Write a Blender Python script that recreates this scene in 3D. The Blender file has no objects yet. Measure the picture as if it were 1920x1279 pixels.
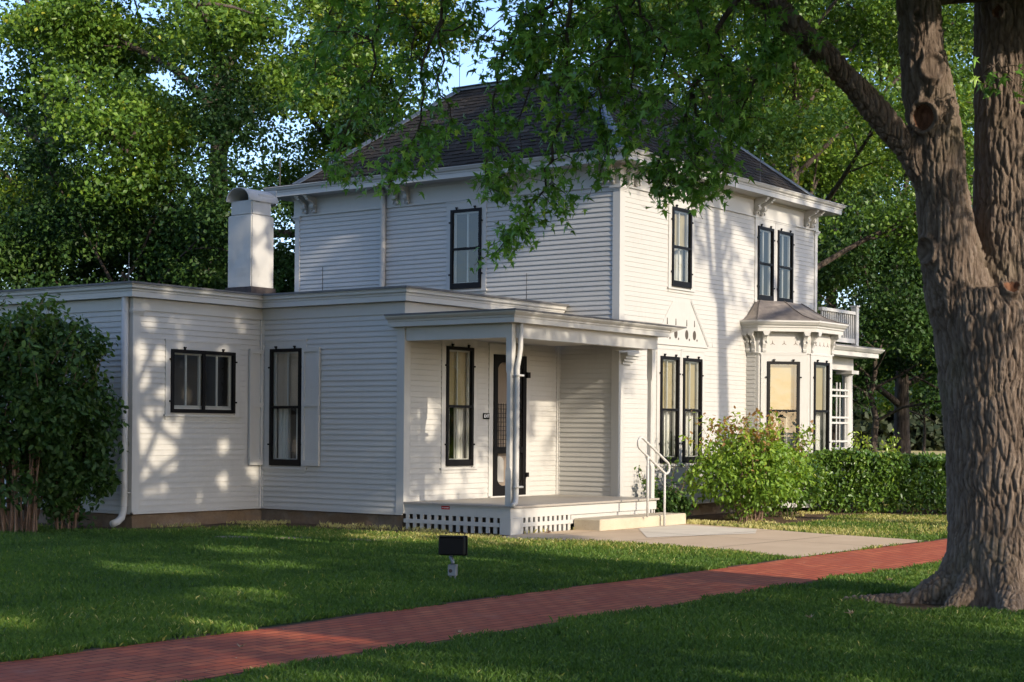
import bpy, bmesh, math, random
import numpy as np
from mathutils import Vector, Matrix

# ------------------------------------------------------------------ camera, sky, sun, exposure
scene = bpy.context.scene
COL = scene.collection
RNG = np.random.default_rng(7)
random.seed(7)
CAMH = 1.6
YAW, ROLL = math.radians(36.236), math.radians(0.447)
FWD = np.array([math.cos(YAW), math.sin(YAW), 0.0])
RGT = np.array([math.sin(YAW), -math.cos(YAW), 0.0])
_r = np.array([RGT[0]*math.cos(ROLL), RGT[1]*math.cos(ROLL), math.sin(ROLL)])
_u = np.cross(_r, FWD)
cam_data = bpy.data.cameras.new("camera")
cam = bpy.data.objects.new("camera", cam_data)
COL.objects.link(cam)
cam.matrix_world = Matrix(((_r[0], _u[0], -FWD[0], 0), (_r[1], _u[1], -FWD[1], 0), (_r[2], _u[2], -FWD[2], CAMH), (0, 0, 0, 1)))
cam_data.sensor_width = 36.0
cam_data.lens = 57.294
cam_data.shift_y = 0.0871
cam_data.clip_start = 0.05
cam_data.clip_end = 3000
scene.camera = cam

SUN_EL = math.radians(22.4)
SUN_H = np.array([-0.19, -0.982]); SUN_H = SUN_H/np.linalg.norm(SUN_H)
SUN = np.array([SUN_H[0]*math.cos(SUN_EL), SUN_H[1]*math.cos(SUN_EL), math.sin(SUN_EL)])
world = bpy.data.worlds.new("World"); scene.world = world
world.use_nodes = True
wn = world.node_tree.nodes; wl = world.node_tree.links
wn.clear()
w_out = wn.new("ShaderNodeOutputWorld"); w_bg = wn.new("ShaderNodeBackground"); w_sky = wn.new("ShaderNodeTexSky")
w_sky.sky_type = 'NISHITA'; w_sky.sun_disc = False
w_sky.sun_elevation = SUN_EL
w_sky.sun_rotation = math.atan2(SUN_H[0], SUN_H[1])
w_sky.air_density = 1.0; w_sky.dust_density = 1.3; w_sky.ozone_density = 2.2
w_bg.inputs['Strength'].default_value = 0.15
w_mix = wn.new('ShaderNodeMix'); w_mix.data_type = 'RGBA'; w_mix.blend_type = 'MULTIPLY'; w_mix.inputs[0].default_value = 1.0; w_mix.inputs[7].default_value = (0.97, 1.0, 1.15, 1)
wl.new(w_sky.outputs[0], w_mix.inputs[6]); wl.new(w_mix.outputs[2], w_bg.inputs['Color']); wl.new(w_bg.outputs[0], w_out.inputs['Surface'])
sun_data = bpy.data.lights.new("sun", 'SUN')
sun_data.energy = 2.75; sun_data.angle = math.radians(0.53); sun_data.color = (1.0, 0.87, 0.69)
sun_ob = bpy.data.objects.new("sun", sun_data); COL.objects.link(sun_ob)
sun_ob.location = (10, -20, 30)
sun_ob.rotation_euler = Vector(SUN).to_track_quat('Z', 'Y').to_euler()
scene.view_settings.view_transform = 'Standard'
scene.view_settings.look = 'None'
scene.view_settings.exposure = 1.03
scene.view_settings.gamma = 1.0
scene.cycles.max_bounces = 7
scene.cycles.diffuse_bounces = 4
scene.cycles.transmission_bounces = 4
scene.cycles.transparent_max_bounces = 10
scene.cycles.caustics_reflective = False
scene.cycles.caustics_refractive = False

def at(px, py, d):
    """point d metres ahead of the eye, in the direction measured on the photograph"""
    x = (px-960.0)/3055.7*d; y = -(py-806.73)/3055.7*d
    return np.array([0, 0, CAMH]) + FWD*d + _r*x + _u*y
def ground_at(px, d):
    p = at(px, 806.73, d); return np.array([p[0], p[1], 0.0])

# ------------------------------------------------------------------ helpers
def tag(o, label=None, cat=None, group=None, kind=None):
    if label: o['label'] = label
    if cat: o['category'] = cat
    if group: o['group'] = group
    if kind: o['kind'] = kind
    return o
def empty(name, loc, label, cat, group=None, kind=None):
    o = bpy.data.objects.new(name, None); COL.objects.link(o); o.location = loc
    o.empty_display_size = 0.2
    return tag(o, label, cat, group, kind)
def link_mesh(name, me, parent=None):
    o = bpy.data.objects.new(name, me); COL.objects.link(o)
    if parent is not None:
        o.parent = parent
        if parent.type == 'EMPTY': o.matrix_parent_inverse = Matrix.Translation(-Vector(parent.location))
    return o
class MB:
    def __init__(self): self.v = []; self.f = []
    def add(self, vs, fs):
        n = len(self.v); self.v.extend([tuple(map(float, p)) for p in vs]); self.f.extend([tuple(n+i for i in f) for f in fs])
    def box(self, x0, x1, y0, y1, z0, z1, F=None):
        c = [(x0, y0, z0), (x1, y0, z0), (x1, y1, z0), (x0, y1, z0), (x0, y0, z1), (x1, y0, z1), (x1, y1, z1), (x0, y1, z1)]
        if F: c = [F(*p) for p in c]
        self.add(c, [(0, 3, 2, 1), (4, 5, 6, 7), (0, 1, 5, 4), (1, 2, 6, 5), (2, 3, 7, 6), (3, 0, 4, 7)])
    def quad(self, a, b, c, d): self.add([a, b, c, d], [(0, 1, 2, 3)])
    def prism(self, poly, fn, w0, w1):
        """closed polygon (a,b) extruded between w0 and w1; fn(a,b,w)->xyz"""
        n = len(poly)
        vs = [fn(a, b, w0) for a, b in poly]+[fn(a, b, w1) for a, b in poly]
        fs = [tuple(range(n)), tuple(range(2*n-1, n-1, -1))]+[(i, (i+1) % n, n+(i+1) % n, n+i) for i in range(n)]
        self.add(vs, fs)
    def tube(self, pts, radii, seg=8, cap=True):
        pts = [np.array(p, float) for p in pts]
        if np.isscalar(radii): radii = [radii]*len(pts)
        n = len(pts); T = []
        for i in range(n):
            t = pts[min(i+1, n-1)]-pts[max(i-1, 0)]; T.append(t/(np.linalg.norm(t)+1e-9))
        a = np.array([0, 0, 1.0]) if abs(T[0][2]) < 0.9 else np.array([1.0, 0, 0])
        N = np.cross(T[0], a); N /= np.linalg.norm(N)
        vs = []
        for i in range(n):
            N = N-T[i]*np.dot(N, T[i]); N /= np.linalg.norm(N)+1e-9
            B = np.cross(T[i], N)
            for k in range(seg):
                th = 2*math.pi*k/seg
                vs.append(pts[i]+radii[i]*(N*math.cos(th)+B*math.sin(th)))
        fs = []
        for i in range(n-1):
            for k in range(seg):
                fs.append((i*seg+k, i*seg+(k+1) % seg, (i+1)*seg+(k+1) % seg, (i+1)*seg+k))
        if cap:
            fs.append(tuple(range(seg-1, -1, -1))); fs.append(tuple(range((n-1)*seg, n*seg)))
        self.add(vs, fs)
    def sweep(self, path, profile, closed=False, cap=True):
        """profile [(out,z)] swept along a plan path; out is to the RIGHT of travel"""
        path = [np.array(p[:2], float) for p in path]; n = len(path); rings = []
        for i in range(n):
            if closed or 0 < i < n-1:
                d0 = path[i]-path[i-1]; d1 = path[(i+1) % n]-path[i]
            elif i == 0: d0 = d1 = path[1]-path[0]
            else: d0 = d1 = path[-1]-path[-2]
            d0 = d0/np.linalg.norm(d0); d1 = d1/np.linalg.norm(d1)
            n0 = np.array([d0[1], -d0[0]]); n1 = np.array([d1[1], -d1[0]])
            m = (n0+n1)/(1+np.dot(n0, n1))
            rings.append([(path[i][0]+m[0]*o, path[i][1]+m[1]*o, z) for o, z in profile])
        k = len(profile); vs = [p for r in rings for p in r]; fs = []
        for i in range(n if closed else n-1):
            j = (i+1) % n
            for q in range(k): fs.append((i*k+q, i*k+(q+1) % k, j*k+(q+1) % k, j*k+q))
        if not closed and cap:
            fs.append(tuple(range(k))); fs.append(tuple(range(n*k-1, (n-1)*k-1, -1)))
        self.add(vs, fs)
    def build(self, name, mat, parent=None, smooth=False, bevel=0.0):
        me = bpy.data.meshes.new(name)
        me.from_pydata(self.v, [], self.f)
        bm = bmesh.new(); bm.from_mesh(me)
        bmesh.ops.recalc_face_normals(bm, faces=bm.faces)
        if bevel: bmesh.ops.bevel(bm, geom=bm.edges[:], offset=bevel, segments=1, affect='EDGES', clamp_overlap=True)
        bm.to_mesh(me); bm.free()
        if smooth: me.polygons.foreach_set('use_smooth', [True]*len(me.polygons))
        me.materials.append(mat)
        o = link_mesh(name, me, parent)
        return o

def np_mesh(name, V, F, mat, tint=None, smooth=False, parent=None):
    """V (n,3); F (m,k) all faces same size"""
    me = bpy.data.meshes.new(name)
    V = np.asarray(V, np.float32); F = np.asarray(F, np.int32); m, k = F.shape
    me.vertices.add(len(V)); me.vertices.foreach_set('co', V.ravel())
    me.loops.add(m*k); me.loops.foreach_set('vertex_index', F.ravel())
    me.polygons.add(m); me.polygons.foreach_set('loop_start', np.arange(0, m*k, k, dtype=np.int32))
    if smooth: me.polygons.foreach_set('use_smooth', np.ones(m, dtype=bool))
    if tint is not None:
        at_ = me.attributes.new('tint', 'FLOAT', 'POINT'); at_.data.foreach_set('value', np.asarray(tint, np.float32))
    me.update(calc_edges=True); me.validate()
    me.materials.append(mat)
    return link_mesh(name, me, parent)

def hash3(i, j, k):
    h = (i*374761393+j*668265263+k*2147483647) & 0xffffffff
    h = ((h ^ (h >> 13))*1274126177) & 0xffffffff
    return ((h ^ (h >> 16)) & 0xffff)/65535.0
def vnoise(P):
    P = np.asarray(P, float); I = np.floor(P).astype(np.int64); f = P-I; f = f*f*(3-2*f)
    i, j, k = I[:, 0], I[:, 1], I[:, 2]; x, y, z = f[:, 0], f[:, 1], f[:, 2]; r = 0
    for a in (0, 1):
        for b in (0, 1):
            for c in (0, 1):
                r = r+hash3(i+a, j+b, k+c)*(x if a else 1-x)*(y if b else 1-y)*(z if c else 1-z)
    return r

# ------------------------------------------------------------------ materials
class NT:
    def __init__(self, name):
        self.m = bpy.data.materials.new(name); self.m.use_nodes = True
        self.t = self.m.node_tree; self.t.nodes.clear()
        self.out = self.n('ShaderNodeOutputMaterial')
    def n(self, typ, **kw):
        nd = self.t.nodes.new(typ)
        for k, v in kw.items():
            if k in nd.inputs: 
                s = nd.inputs[k]
                if hasattr(v, 'is_linked') or isinstance(v, bpy.types.NodeSocket): self.t.links.new(v, s)
                else: s.default_value = v
            else: setattr(nd, k, v)
        return nd
    def l(self, a, b): self.t.links.new(a, b)
    def noise(self, scale, detail=4, rough=0.55, vec=None, dist=0.0):
        nd = self.n('ShaderNodeTexNoise'); nd.inputs['Scale'].default_value = scale; nd.inputs['Detail'].default_value = detail
        nd.inputs['Roughness'].default_value = rough; nd.inputs['Distortion'].default_value = dist
        if vec is not None: self.l(vec, nd.inputs['Vector'])
        return nd.outputs[0]
    def ramp(self, fac, stops):
        nd = self.n('ShaderNodeValToRGB'); self.l(fac, nd.inputs[0]); cr = nd.color_ramp
        while len(cr.elements) < len(stops): cr.elements.new(0.5)
        for e, (p, c) in zip(cr.elements, stops):
            e.position = p; e.color = (*c, 1) if len(c) == 3 else c
        return nd.outputs[0]
    def mix(self, fac, a, b, mode='MIX'):
        nd = self.n('ShaderNodeMix', data_type='RGBA', blend_type=mode)
        for s, v in ((nd.inputs[0], fac), (nd.inputs[6], a), (nd.inputs[7], b)):
            if isinstance(v, bpy.types.NodeSocket): self.l(v, s)
            else: s.default_value = v if not isinstance(v, tuple) or len(v) == 4 else (*v, 1)
        return nd.outputs[2]
    def math(self, op, a, b=0.0):
        nd = self.n('ShaderNodeMath', operation=op)
        for s, v in zip(nd.inputs, (a, b)):
            if isinstance(v, bpy.types.NodeSocket): self.l(v, s)
            else: s.default_value = v
        return nd.outputs[0]
    def pos(self): return self.n('ShaderNodeNewGeometry').outputs['Position']
    def scaled(self, vec, s):
        nd = self.n('ShaderNodeMapping'); self.l(vec, nd.inputs['Vector']); nd.inputs['Scale'].default_value = s; return nd.outputs[0]
    def attr(self, name='tint'): return self.n('ShaderNodeAttribute', attribute_name=name).outputs['Fac']
    def bump(self, h, strength=0.3, dist=0.01):
        nd = self.n('ShaderNodeBump'); nd.inputs['Strength'].default_value = strength; nd.inputs['Distance'].default_value = dist
        self.l(h, nd.inputs['Height']); return nd.outputs[0]
    def pbr(self, col, rough=0.6, spec=0.3, metal=0.0, normal=None):
        p = self.n('ShaderNodeBsdfPrincipled')
        for key, v in (('Base Color', col), ('Roughness', rough), ('Specular IOR Level', spec), ('Metallic', metal)):
            if isinstance(v, bpy.types.NodeSocket): self.l(v, p.inputs[key])
            else: p.inputs[key].default_value = (*v, 1) if isinstance(v, tuple) and len(v) == 3 else v
        if normal is not None: self.l(normal, p.inputs['Normal'])
        return p.outputs[0]
    def done(self, sh): self.l(sh, self.out.inputs['Surface']); return self.m

def paint(name, col, rough=0.5, grime=(0.55, 0.5, 0.42), amount=0.25, spec=0.3):
    t = NT(name); P = t.pos()
    a = t.noise(1.3, 5, 0.6, P); b = t.noise(14, 4, 0.6, t.scaled(P, (1, 1, 0.35)))
    k = t.math('MULTIPLY', t.ramp(a, [(0.42, (0, 0, 0)), (0.75, (1, 1, 1))]), t.ramp(b, [(0.45, (0, 0, 0)), (0.8, (1, 1, 1))]))
    c = t.mix(t.math('MULTIPLY', k, amount), col, tuple(x*y for x, y in zip(col, grime)))
    c = t.mix(t.math('MULTIPLY', t.ramp(t.noise(2.2, 6, 0.7, t.scaled(P, (2.2, 2.2, .5))), [(0.5, (0, 0, 0)), (0.78, (1, 1, 1))]), amount*0.6), c, tuple(x*y for x, y in zip(col, (0.72, 0.70, 0.66))))
    h = t.noise(60, 3, 0.6, t.scaled(P, (1, 1, 4)))
    return t.done(t.pbr(c, rough, spec, normal=t.bump(h, 0.12, 0.004)))
M = {}
M['white'] = paint('white_paint', (0.455, 0.445, 0.420), 0.55)
M['trim'] = paint('white_trim_paint', (0.465, 0.456, 0.432), 0.45, amount=0.2)
M['black'] = paint('black_frame_paint', (0.0055, 0.005, 0.0055), 0.5, (1.8, 1.7, 1.6), 0.5, spec=0.16)
M['darkbrown'] = paint('dark_brown_paint', (0.16, 0.11, 0.08), 0.8)
M['floor'] = paint('grey_porch_paint', (0.33, 0.30, 0.26), 0.55, amount=0.5)
M['shade'] = paint('tan_window_shade', (0.36, 0.29, 0.165), 0.8, amount=0.1)
M['curtain'] = paint('white_curtain', (0.72, 0.70, 0.66), 0.85, amount=0.1)
M['doorskin'] = paint('pale_door_skin', (0.46, 0.37, 0.29), 0.6, amount=0.3)
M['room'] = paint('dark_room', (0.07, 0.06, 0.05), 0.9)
M['red'] = paint('red_sign', (0.42, 0.02, 0.02), 0.4, amount=0.1)
M['signwhite'] = paint('sign_lettering', (0.85, 0.85, 0.85), 0.5, amount=0.0)
def mk():
    t = NT('old_window_glass'); P = t.pos()
    nb = t.bump(t.noise(3.5, 3, 0.5, P), 0.16, 0.02)
    lw = t.n('ShaderNodeLayerWeight'); lw.inputs['Blend'].default_value = 0.5
    fr = t.math('ADD', t.math('MULTIPLY', t.math('POWER', lw.outputs['Facing'], 5.0), 0.9), 0.10)
    g = t.n('ShaderNodeBsdfGlossy'); g.inputs['Roughness'].default_value = 0.01; t.l(nb, g.inputs['Normal'])
    tr = t.n('ShaderNodeBsdfTransparent'); tr.inputs['Color'].default_value = (0.86, 0.88, 0.86, 1)
    mx = t.n('ShaderNodeMixShader'); t.l(fr, mx.inputs[0]); t.l(tr.outputs[0], mx.inputs[1]); t.l(g.outputs[0], mx.inputs[2])
    M['glass'] = t.done(mx.outputs[0])
    t = NT('insect_screen'); tr = t.n('ShaderNodeBsdfTransparent'); d = t.n('ShaderNodeBsdfDiffuse'); d.inputs['Color'].default_value = (0.03, 0.03, 0.03, 1)
    mx = t.n('ShaderNodeMixShader'); mx.inputs[0].default_value = 0.35; t.l(tr.outputs[0], mx.inputs[1]); t.l(d.outputs[0], mx.inputs[2]); M['screen'] = t.done(mx.outputs[0])
    t = NT('weathered_shingle'); P = t.pos(); tn = t.attr()
    c = t.ramp(tn, [(0.0, (0.014, 0.012, 0.010)), (0.5, (0.033, 0.028, 0.024)), (0.85, (0.065, 0.055, 0.046)), (1.0, (0.12, 0.105, 0.09))])
    c = t.mix(t.noise(9, 5, 0.6, P), c, (0.030, 0.025, 0.020), 'MIX')
    M['shingle'] = t.done(t.pbr(c, 0.85, 0.2, normal=t.bump(t.noise(90, 3, 0.6, P), 0.4, 0.004)))
    t = NT('galvanised_metal'); P = t.pos(); c = t.ramp(t.noise(5, 4, 0.6, P), [(0.3, (0.10, 0.112, 0.13)), (0.7, (0.21, 0.23, 0.255))])
    M['metal'] = t.done(t.pbr(c, 0.42, 0.5, 0.55))
    t = NT('roof_edge_tin'); P = t.pos(); c = t.ramp(t.noise(3, 6, 0.65, P), [(0.3, (0.075, 0.075, 0.078)), (0.7, (0.17, 0.165, 0.16))])
    M['tin'] = t.done(t.pbr(c, 0.6, 0.3, 0.1))
    t = NT('stained_tin_roof'); P = t.pos()
    a = t.noise(2.4, 6, 0.65, t.scaled(P, (1, 1, 0.6))); c = t.ramp(a, [(0.32, (0.075, 0.066, 0.062)), (0.5, (0.17, 0.145, 0.125)), (0.62, (0.25, 0.215, 0.18)), (0.8, (0.13, 0.09, 0.062))])
    M['bayroof'] = t.done(t.pbr(c, 0.55, 0.35, 0.15))
    t = NT('rusty_base'); P = t.pos(); c = t.ramp(t.noise(7, 6, 0.7, P), [(0.3, (0.03, 0.028, 0.03)), (0.6, (0.075, 0.06, 0.055)), (0.8, (0.15, 0.11, 0.09))])
    M['flash'] = t.done(t.pbr(c, 0.8, 0.2))
    t = NT('fieldstone'); P = t.pos()
    PW = t.mix(0.09, t.scaled(P, (1, 1, 1.9)), t.n('ShaderNodeTexNoise', Scale=4.0, Detail=4.0, Vector=P).outputs['Color'])
    v = t.n('ShaderNodeTexVoronoi', feature='DISTANCE_TO_EDGE'); v.inputs['Scale'].default_value = 2.6; t.l(PW, v.inputs['Vector'])
    v2 = t.n('ShaderNodeTexVoronoi'); v2.inputs['Scale'].default_value = 2.6; t.l(PW, v2.inputs['Vector'])
    c = t.ramp(v2.outputs['Color'], [(0.1, (0.17, 0.12, 0.08)), (0.5, (0.26, 0.19, 0.13)), (0.9, (0.22, 0.185, 0.15))])
    c = t.mix(t.noise(12, 5, 0.6, P), c, (0.12, 0.08, 0.05))
    c = t.mix(t.ramp(v.outputs['Distance'], [(0.0, (.75, .75, .75)), (0.05, (0, 0, 0))]), c, (0.16, 0.12, 0.09))
    M['stone'] = t.done(t.pbr(c, 0.9, 0.2, normal=t.bump(t.noise(25, 5, 0.6, P), 0.7, 0.02)))
    t = NT('old_concrete'); P = t.pos()
    c = t.ramp(t.noise(0.9, 6, 0.6, P), [(0.3, (0.56, 0.41, 0.26)), (0.7, (0.66, 0.50, 0.325))])
    c = t.mix(t.math('MULTIPLY', t.noise(40, 4, 0.7, P), 0.35), c, (0.28, 0.21, 0.15))
    M['concrete'] = t.done(t.pbr(c, 0.85, 0.25, normal=t.bump(t.noise(120, 3, 0.6, P), 0.25, 0.004)))
    t = NT('grey_concrete_patch'); P = t.pos()
    c = t.ramp(t.noise(2, 6, 0.6, P), [(0.3, (0.60, 0.52, 0.40)), (0.7, (0.68, 0.60, 0.47))])
    M['patch'] = t.done(t.pbr(c, 0.85, 0.25, normal=t.bump(t.noise(120, 3, 0.6, P), 0.25, 0.004)))
    t = NT('worn_flagstone'); P = t.pos(); M['flag'] = t.done(t.pbr(t.ramp(t.noise(6, 6, 0.7, P), [(0.3, (0.16, 0.125, 0.095)), (0.7, (0.31, 0.25, 0.195))]), 0.9, 0.2, normal=t.bump(t.noise(40, 5, 0.7, P), 0.6, 0.01)))
    t = NT('sandy_step'); P = t.pos()
    c = t.ramp(t.noise(3, 6, 0.6, P), [(0.3, (0.40, 0.345, 0.255)), (0.7, (0.48, 0.42, 0.315))])
    c = t.mix(t.ramp(t.noise(55, 3, 0.6, P), [(0.62, (0, 0, 0)), (0.72, (1, 1, 1))]), c, (0.32, 0.25, 0.165))
    M['step'] = t.done(t.pbr(c, 0.85, 0.25, normal=t.bump(t.noise(90, 4, 0.7, P), 0.4, 0.006)))
    t = NT('red_brick_paving'); P = t.pos()
    vec = t.mix(0.012, P, t.n('ShaderNodeTexNoise', Scale=2.3, Detail=3.0, Vector=P).outputs['Color'])
    b = t.n('ShaderNodeTexBrick', Scale=1.0, Vector=vec, offset=0.5)
    for key, v in (('Color1', (0.44, 0.090, 0.036, 1)), ('Color2', (0.58, 0.165, 0.068, 1)), ('Mortar', (0.105, 0.032, 0.020, 1)), ('Mortar Size', 0.009), ('Mortar Smooth', 0.2), ('Bias', -0.15), ('Brick Width', 0.235), ('Row Height', 0.118)):
        b.inputs[key].default_value = v
    c = t.mix(t.ramp(t.noise(1.1, 6, 0.7, P), [(0.38, (0, 0, 0)), (0.68, (.8, .8, .8))]), b.outputs['Color'], (0.33, 0.070, 0.032))
    c = t.mix(t.ramp(t.noise(2.2, 6, 0.7, P), [(0.58, (0, 0, 0)), (0.76, (0.45, 0.45, 0.45))]), c, (0.46, 0.24, 0.17))
    hgt = t.math('SUBTRACT', t.math('MULTIPLY', t.noise(30, 4, 0.6, P), 0.35), b.outputs['Fac'])
    M['brick'] = t.done(t.pbr(c, 0.8, 0.25, normal=t.bump(hgt, 0.7, 0.012)))
    t = NT('soil'); P = t.pos()
    c = t.ramp(t.noise(3.5, 6, 0.7, P), [(0.25, (0.055, 0.035, 0.022)), (0.55, (0.13, 0.085, 0.052)), (0.8, (0.21, 0.145, 0.09))])
    M['soil'] = t.done(t.pbr(c, 0.95, 0.1, normal=t.bump(t.noise(30, 6, 0.7, P), 0.9, 0.03)))
    t = NT('lawn_ground'); P = t.pos()
    c = t.ramp(t.noise(0.35, 6, 0.65, P), [(0.3, (0.026, 0.055, 0.014)), (0.55, (0.045, 0.085, 0.02)), (0.75, (0.08, 0.10, 0.032))])
    c = t.mix(t.math('MULTIPLY', t.noise(60, 4, 0.7, P), 0.6), c, (0.014, 0.026, 0.008))
    M['lawn'] = t.done(t.pbr(c, 0.95, 0.1, normal=t.bump(t.noise(45, 5, 0.7, P), 1.0, 0.05)))
    t = NT('dry_field'); P = t.pos()
    c = t.ramp(t.noise(0.2, 6, 0.65, P), [(0.3, (0.33, 0.26, 0.10)), (0.7, (0.47, 0.38, 0.16))])
    M['field'] = t.done(t.pbr(c, 0.95, 0.1))
    t = NT('furrowed_bark'); P = t.pos()
    w = t.scaled(P, (14, 14, 2.2)); a = t.noise(1.0, 6, 0.6, w, 0.6)
    c = t.ramp(a, [(0.32, (0.030, 0.022, 0.018)), (0.48, (0.080, 0.062, 0.050)), (0.66, (0.135, 0.110, 0.092)), (0.85, (0.19, 0.165, 0.14))])
    c = t.mix(t.ramp(t.noise(1.1, 5, 0.6, P), [(0.55, (0, 0, 0)), (0.8, (0.5, 0.5, 0.5))]), c, (0.12, 0.11, 0.055))
    M['bark'] = t.done(t.pbr(c, 0.92, 0.15, normal=t.bump(t.noise(2.6, 5, 0.65, w, 0.4), 0.9, 0.03)))
    t = NT('old_maple_bark'); P = t.pos(); w = t.scaled(P, (16, 16, 3.0)); a = t.noise(1.2, 6, 0.65, w, 0.5)
    c = t.ramp(t.attr(), [(0.0, (0.045, 0.030, 0.022)), (0.45, (0.165, 0.120, 0.092)), (1.0, (0.315, 0.248, 0.200))])
    c = t.mix(t.math('MULTIPLY', a, 0.55), c, (0.15, 0.122, 0.10))
    c = t.mix(t.ramp(t.noise(1.3, 5, 0.6, P), [(0.55, (0, 0, 0)), (0.8, (0.5, 0.5, 0.5))]), c, (0.15, 0.14, 0.075))
    M['oldbark'] = t.done(t.pbr(c, 0.95, 0.12, normal=t.bump(t.noise(3.4, 5, 0.7, w, 0.5), 1.0, 0.025)))
    t = NT('bare_wood'); P = t.pos(); c = t.ramp(t.noise(8, 5, 0.6, t.scaled(P, (3, 3, 0.6))), [(0.3, (0.05, 0.020, 0.012)), (0.7, (0.22, 0.105, 0.060))])
    M['heartwood'] = t.done(t.pbr(c, 0.85, 0.2))
    t = NT('dry_leaf'); P = t.pos(); M['dryleaf'] = t.done(t.pbr(t.ramp(t.noise(20, 3, 0.5, P), [(0.3, (0.33, 0.22, 0.13)), (0.7, (0.52, 0.40, 0.27))]), 0.8, 0.2))
    t = NT('stem_wood'); P = t.pos(); M['stem'] = t.done(t.pbr(t.ramp(t.noise(14, 4, 0.6, t.scaled(P, (1, 1, 0.2))), [(0.3, (0.11, 0.065, 0.045)), (0.7, (0.28, 0.19, 0.14))]), 0.9, 0.15))
mk()
def leafmat(name, stops, trans=0.24, gloss=0.35, rough=0.42):
    t = NT(name); c = t.ramp(t.attr(), stops)
    p = t.n('ShaderNodeBsdfPrincipled'); t.l(c, p.inputs['Base Color']); p.inputs['Roughness'].default_value = rough; p.inputs['Specular IOR Level'].default_value = gloss
    tr = t.n('ShaderNodeBsdfTranslucent'); t.l(t.mix(1.0, c, (1.7, 1.5, 0.6), 'MULTIPLY'), tr.inputs['Color'])
    mx = t.n('ShaderNodeMixShader'); mx.inputs[0].default_value = trans
    t.l(p.outputs[0], mx.inputs[1]); t.l(tr.outputs[0], mx.inputs[2])
    return t.done(mx.outputs[0])
M['maple'] = leafmat('maple_leaf', [(0.0, (0.0634, 0.1571, 0.031)), (0.5, (0.1331, 0.2985, 0.0498)), (0.85, (0.2218, 0.4243, 0.0684)), (1.0, (0.3801, 0.5344, 0.0933))])
M['treeleaf'] = leafmat('background_leaf', [(0.0, (0.042, 0.09, 0.0139)), (0.5, (0.11, 0.2038, 0.0259)), (0.85, (0.1964, 0.2922, 0.0339)), (1.0, (0.3468, 0.3505, 0.0373))])
M['yellowleaf'] = leafmat('yellowing_leaf', [(0.0, (0.054, 0.1134, 0.0173)), (0.5, (0.1188, 0.1985, 0.023)), (1.0, (0.2592, 0.2835, 0.0288))])
M['darkleaf'] = leafmat('dark_and_shaded_leaf', [(0.0, (0.018, 0.045, 0.011)), (0.6, (0.039, 0.087, 0.0179)), (1.0, (0.09, 0.1576, 0.0275))], 0.2, 0.25, 0.5)
M['brightleaf'] = leafmat('bright_shrub_leaf', [(0.0, (0.08055, 0.15368, 0.0234)), (0.5, (0.16592, 0.28512000000000004, 0.0367)), (0.85, (0.26352000000000003, 0.3842, 0.0501)), (0.97, (0.32208000000000003, 0.40341, 0.0501)), (1.0, (0.3, 0.17, 0.07))], 0.35)
M['hedgeleaf'] = leafmat('hedge_leaf', [(0.0, (0.0528, 0.1102, 0.0204)), (0.6, (0.1188, 0.218, 0.0326)), (1.0, (0.2639, 0.3557, 0.0408))], 0.3, 0.5, 0.35)
M['conifer'] = leafmat('conifer_needle', [(0.0, (0.018, 0.030, 0.014)), (1.0, (0.05, 0.06, 0.028))], 0.1, 0.2, 0.6)
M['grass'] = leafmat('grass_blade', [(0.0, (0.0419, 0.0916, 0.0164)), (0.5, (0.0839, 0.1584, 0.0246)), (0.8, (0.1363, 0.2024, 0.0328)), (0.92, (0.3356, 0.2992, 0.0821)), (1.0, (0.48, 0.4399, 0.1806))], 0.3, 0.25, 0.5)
# ------------------------------------------------------------------ ground, paving
def sheet_mesh(name, poly, z, mat, kind='structure', sub=0, rough=0.0):
    mb = MB(); mb.add([(x, y, z) for x, y in poly], [tuple(range(len(poly)))])
    return tag(mb.build(name, mat), kind=kind)
sheet_mesh('ground', [(-900, -900), (1500, -900), (1500, 1500), (-900, 1500)], 0.0, M['lawn'])
BR0, BR1 = 7.69, 9.27                                      # the brick path runs straight along x
def wav(y, x): return y+0.03*math.sin(x*0.9)+0.02*math.sin(x*2.3+1)
xs = np.linspace(-6, 60, 133)
mb = MB(); vs = [(x, wav(BR0, x), 0.008) for x in xs]+[(x, wav(BR1, x+3), 0.008) for x in xs]; n = len(xs)
mb.add(vs, [(i, i+1, n+i+1, n+i) for i in range(n-1)]); tag(mb.build('brick_path', M['brick']), kind='structure')
SLAB = [(18.75, 9.29), (19.31, 10.27), (19.62, 11.69), (19.62, 13.0), (19.15, 14.08), (19.4, 14.45), (20.2, 14.58), (24.35, 14.58), (24.4, 14.2), (23.98, 12.56), (23.5, 11.2), (23.17, 9.64), (23.0, 9.29)]
sheet_mesh('concrete_walk', SLAB, 0.016, M['concrete'])
sheet_mesh('grey_walk_patch', [(24.0, 14.25), (22.6, 14.0), (20.75, 12.7), (22.75, 11.95), (23.75, 12.45)], 0.0205, M['patch'])
mb = MB()
for (ax, ay), (bx, by) in (((19.5, 12.55), (23.9, 12.1)), ((19.2, 10.9), (23.4, 10.75)), ((21.3, 9.35), (21.9, 14.0)), ((20.3, 14.05), (24.3, 13.95))):
    d = np.array([bx-ax, by-ay]); L = np.linalg.norm(d); d /= L; n_ = np.array([-d[1], d[0]])*.007
    pts = [np.array([ax, ay])+d*L*t+np.array([-d[1], d[0]])*random.uniform(-.006, .006) for t in np.linspace(0, 1, 14)]
    for p, q in zip(pts[:-1], pts[1:]): mb.quad((*(p-n_), .0245), (*(q-n_), .0245), (*(q+n_), .0245), (*(p+n_), .0245))
tag(mb.build('walk_joints', M['soil']), kind='structure')
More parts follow.
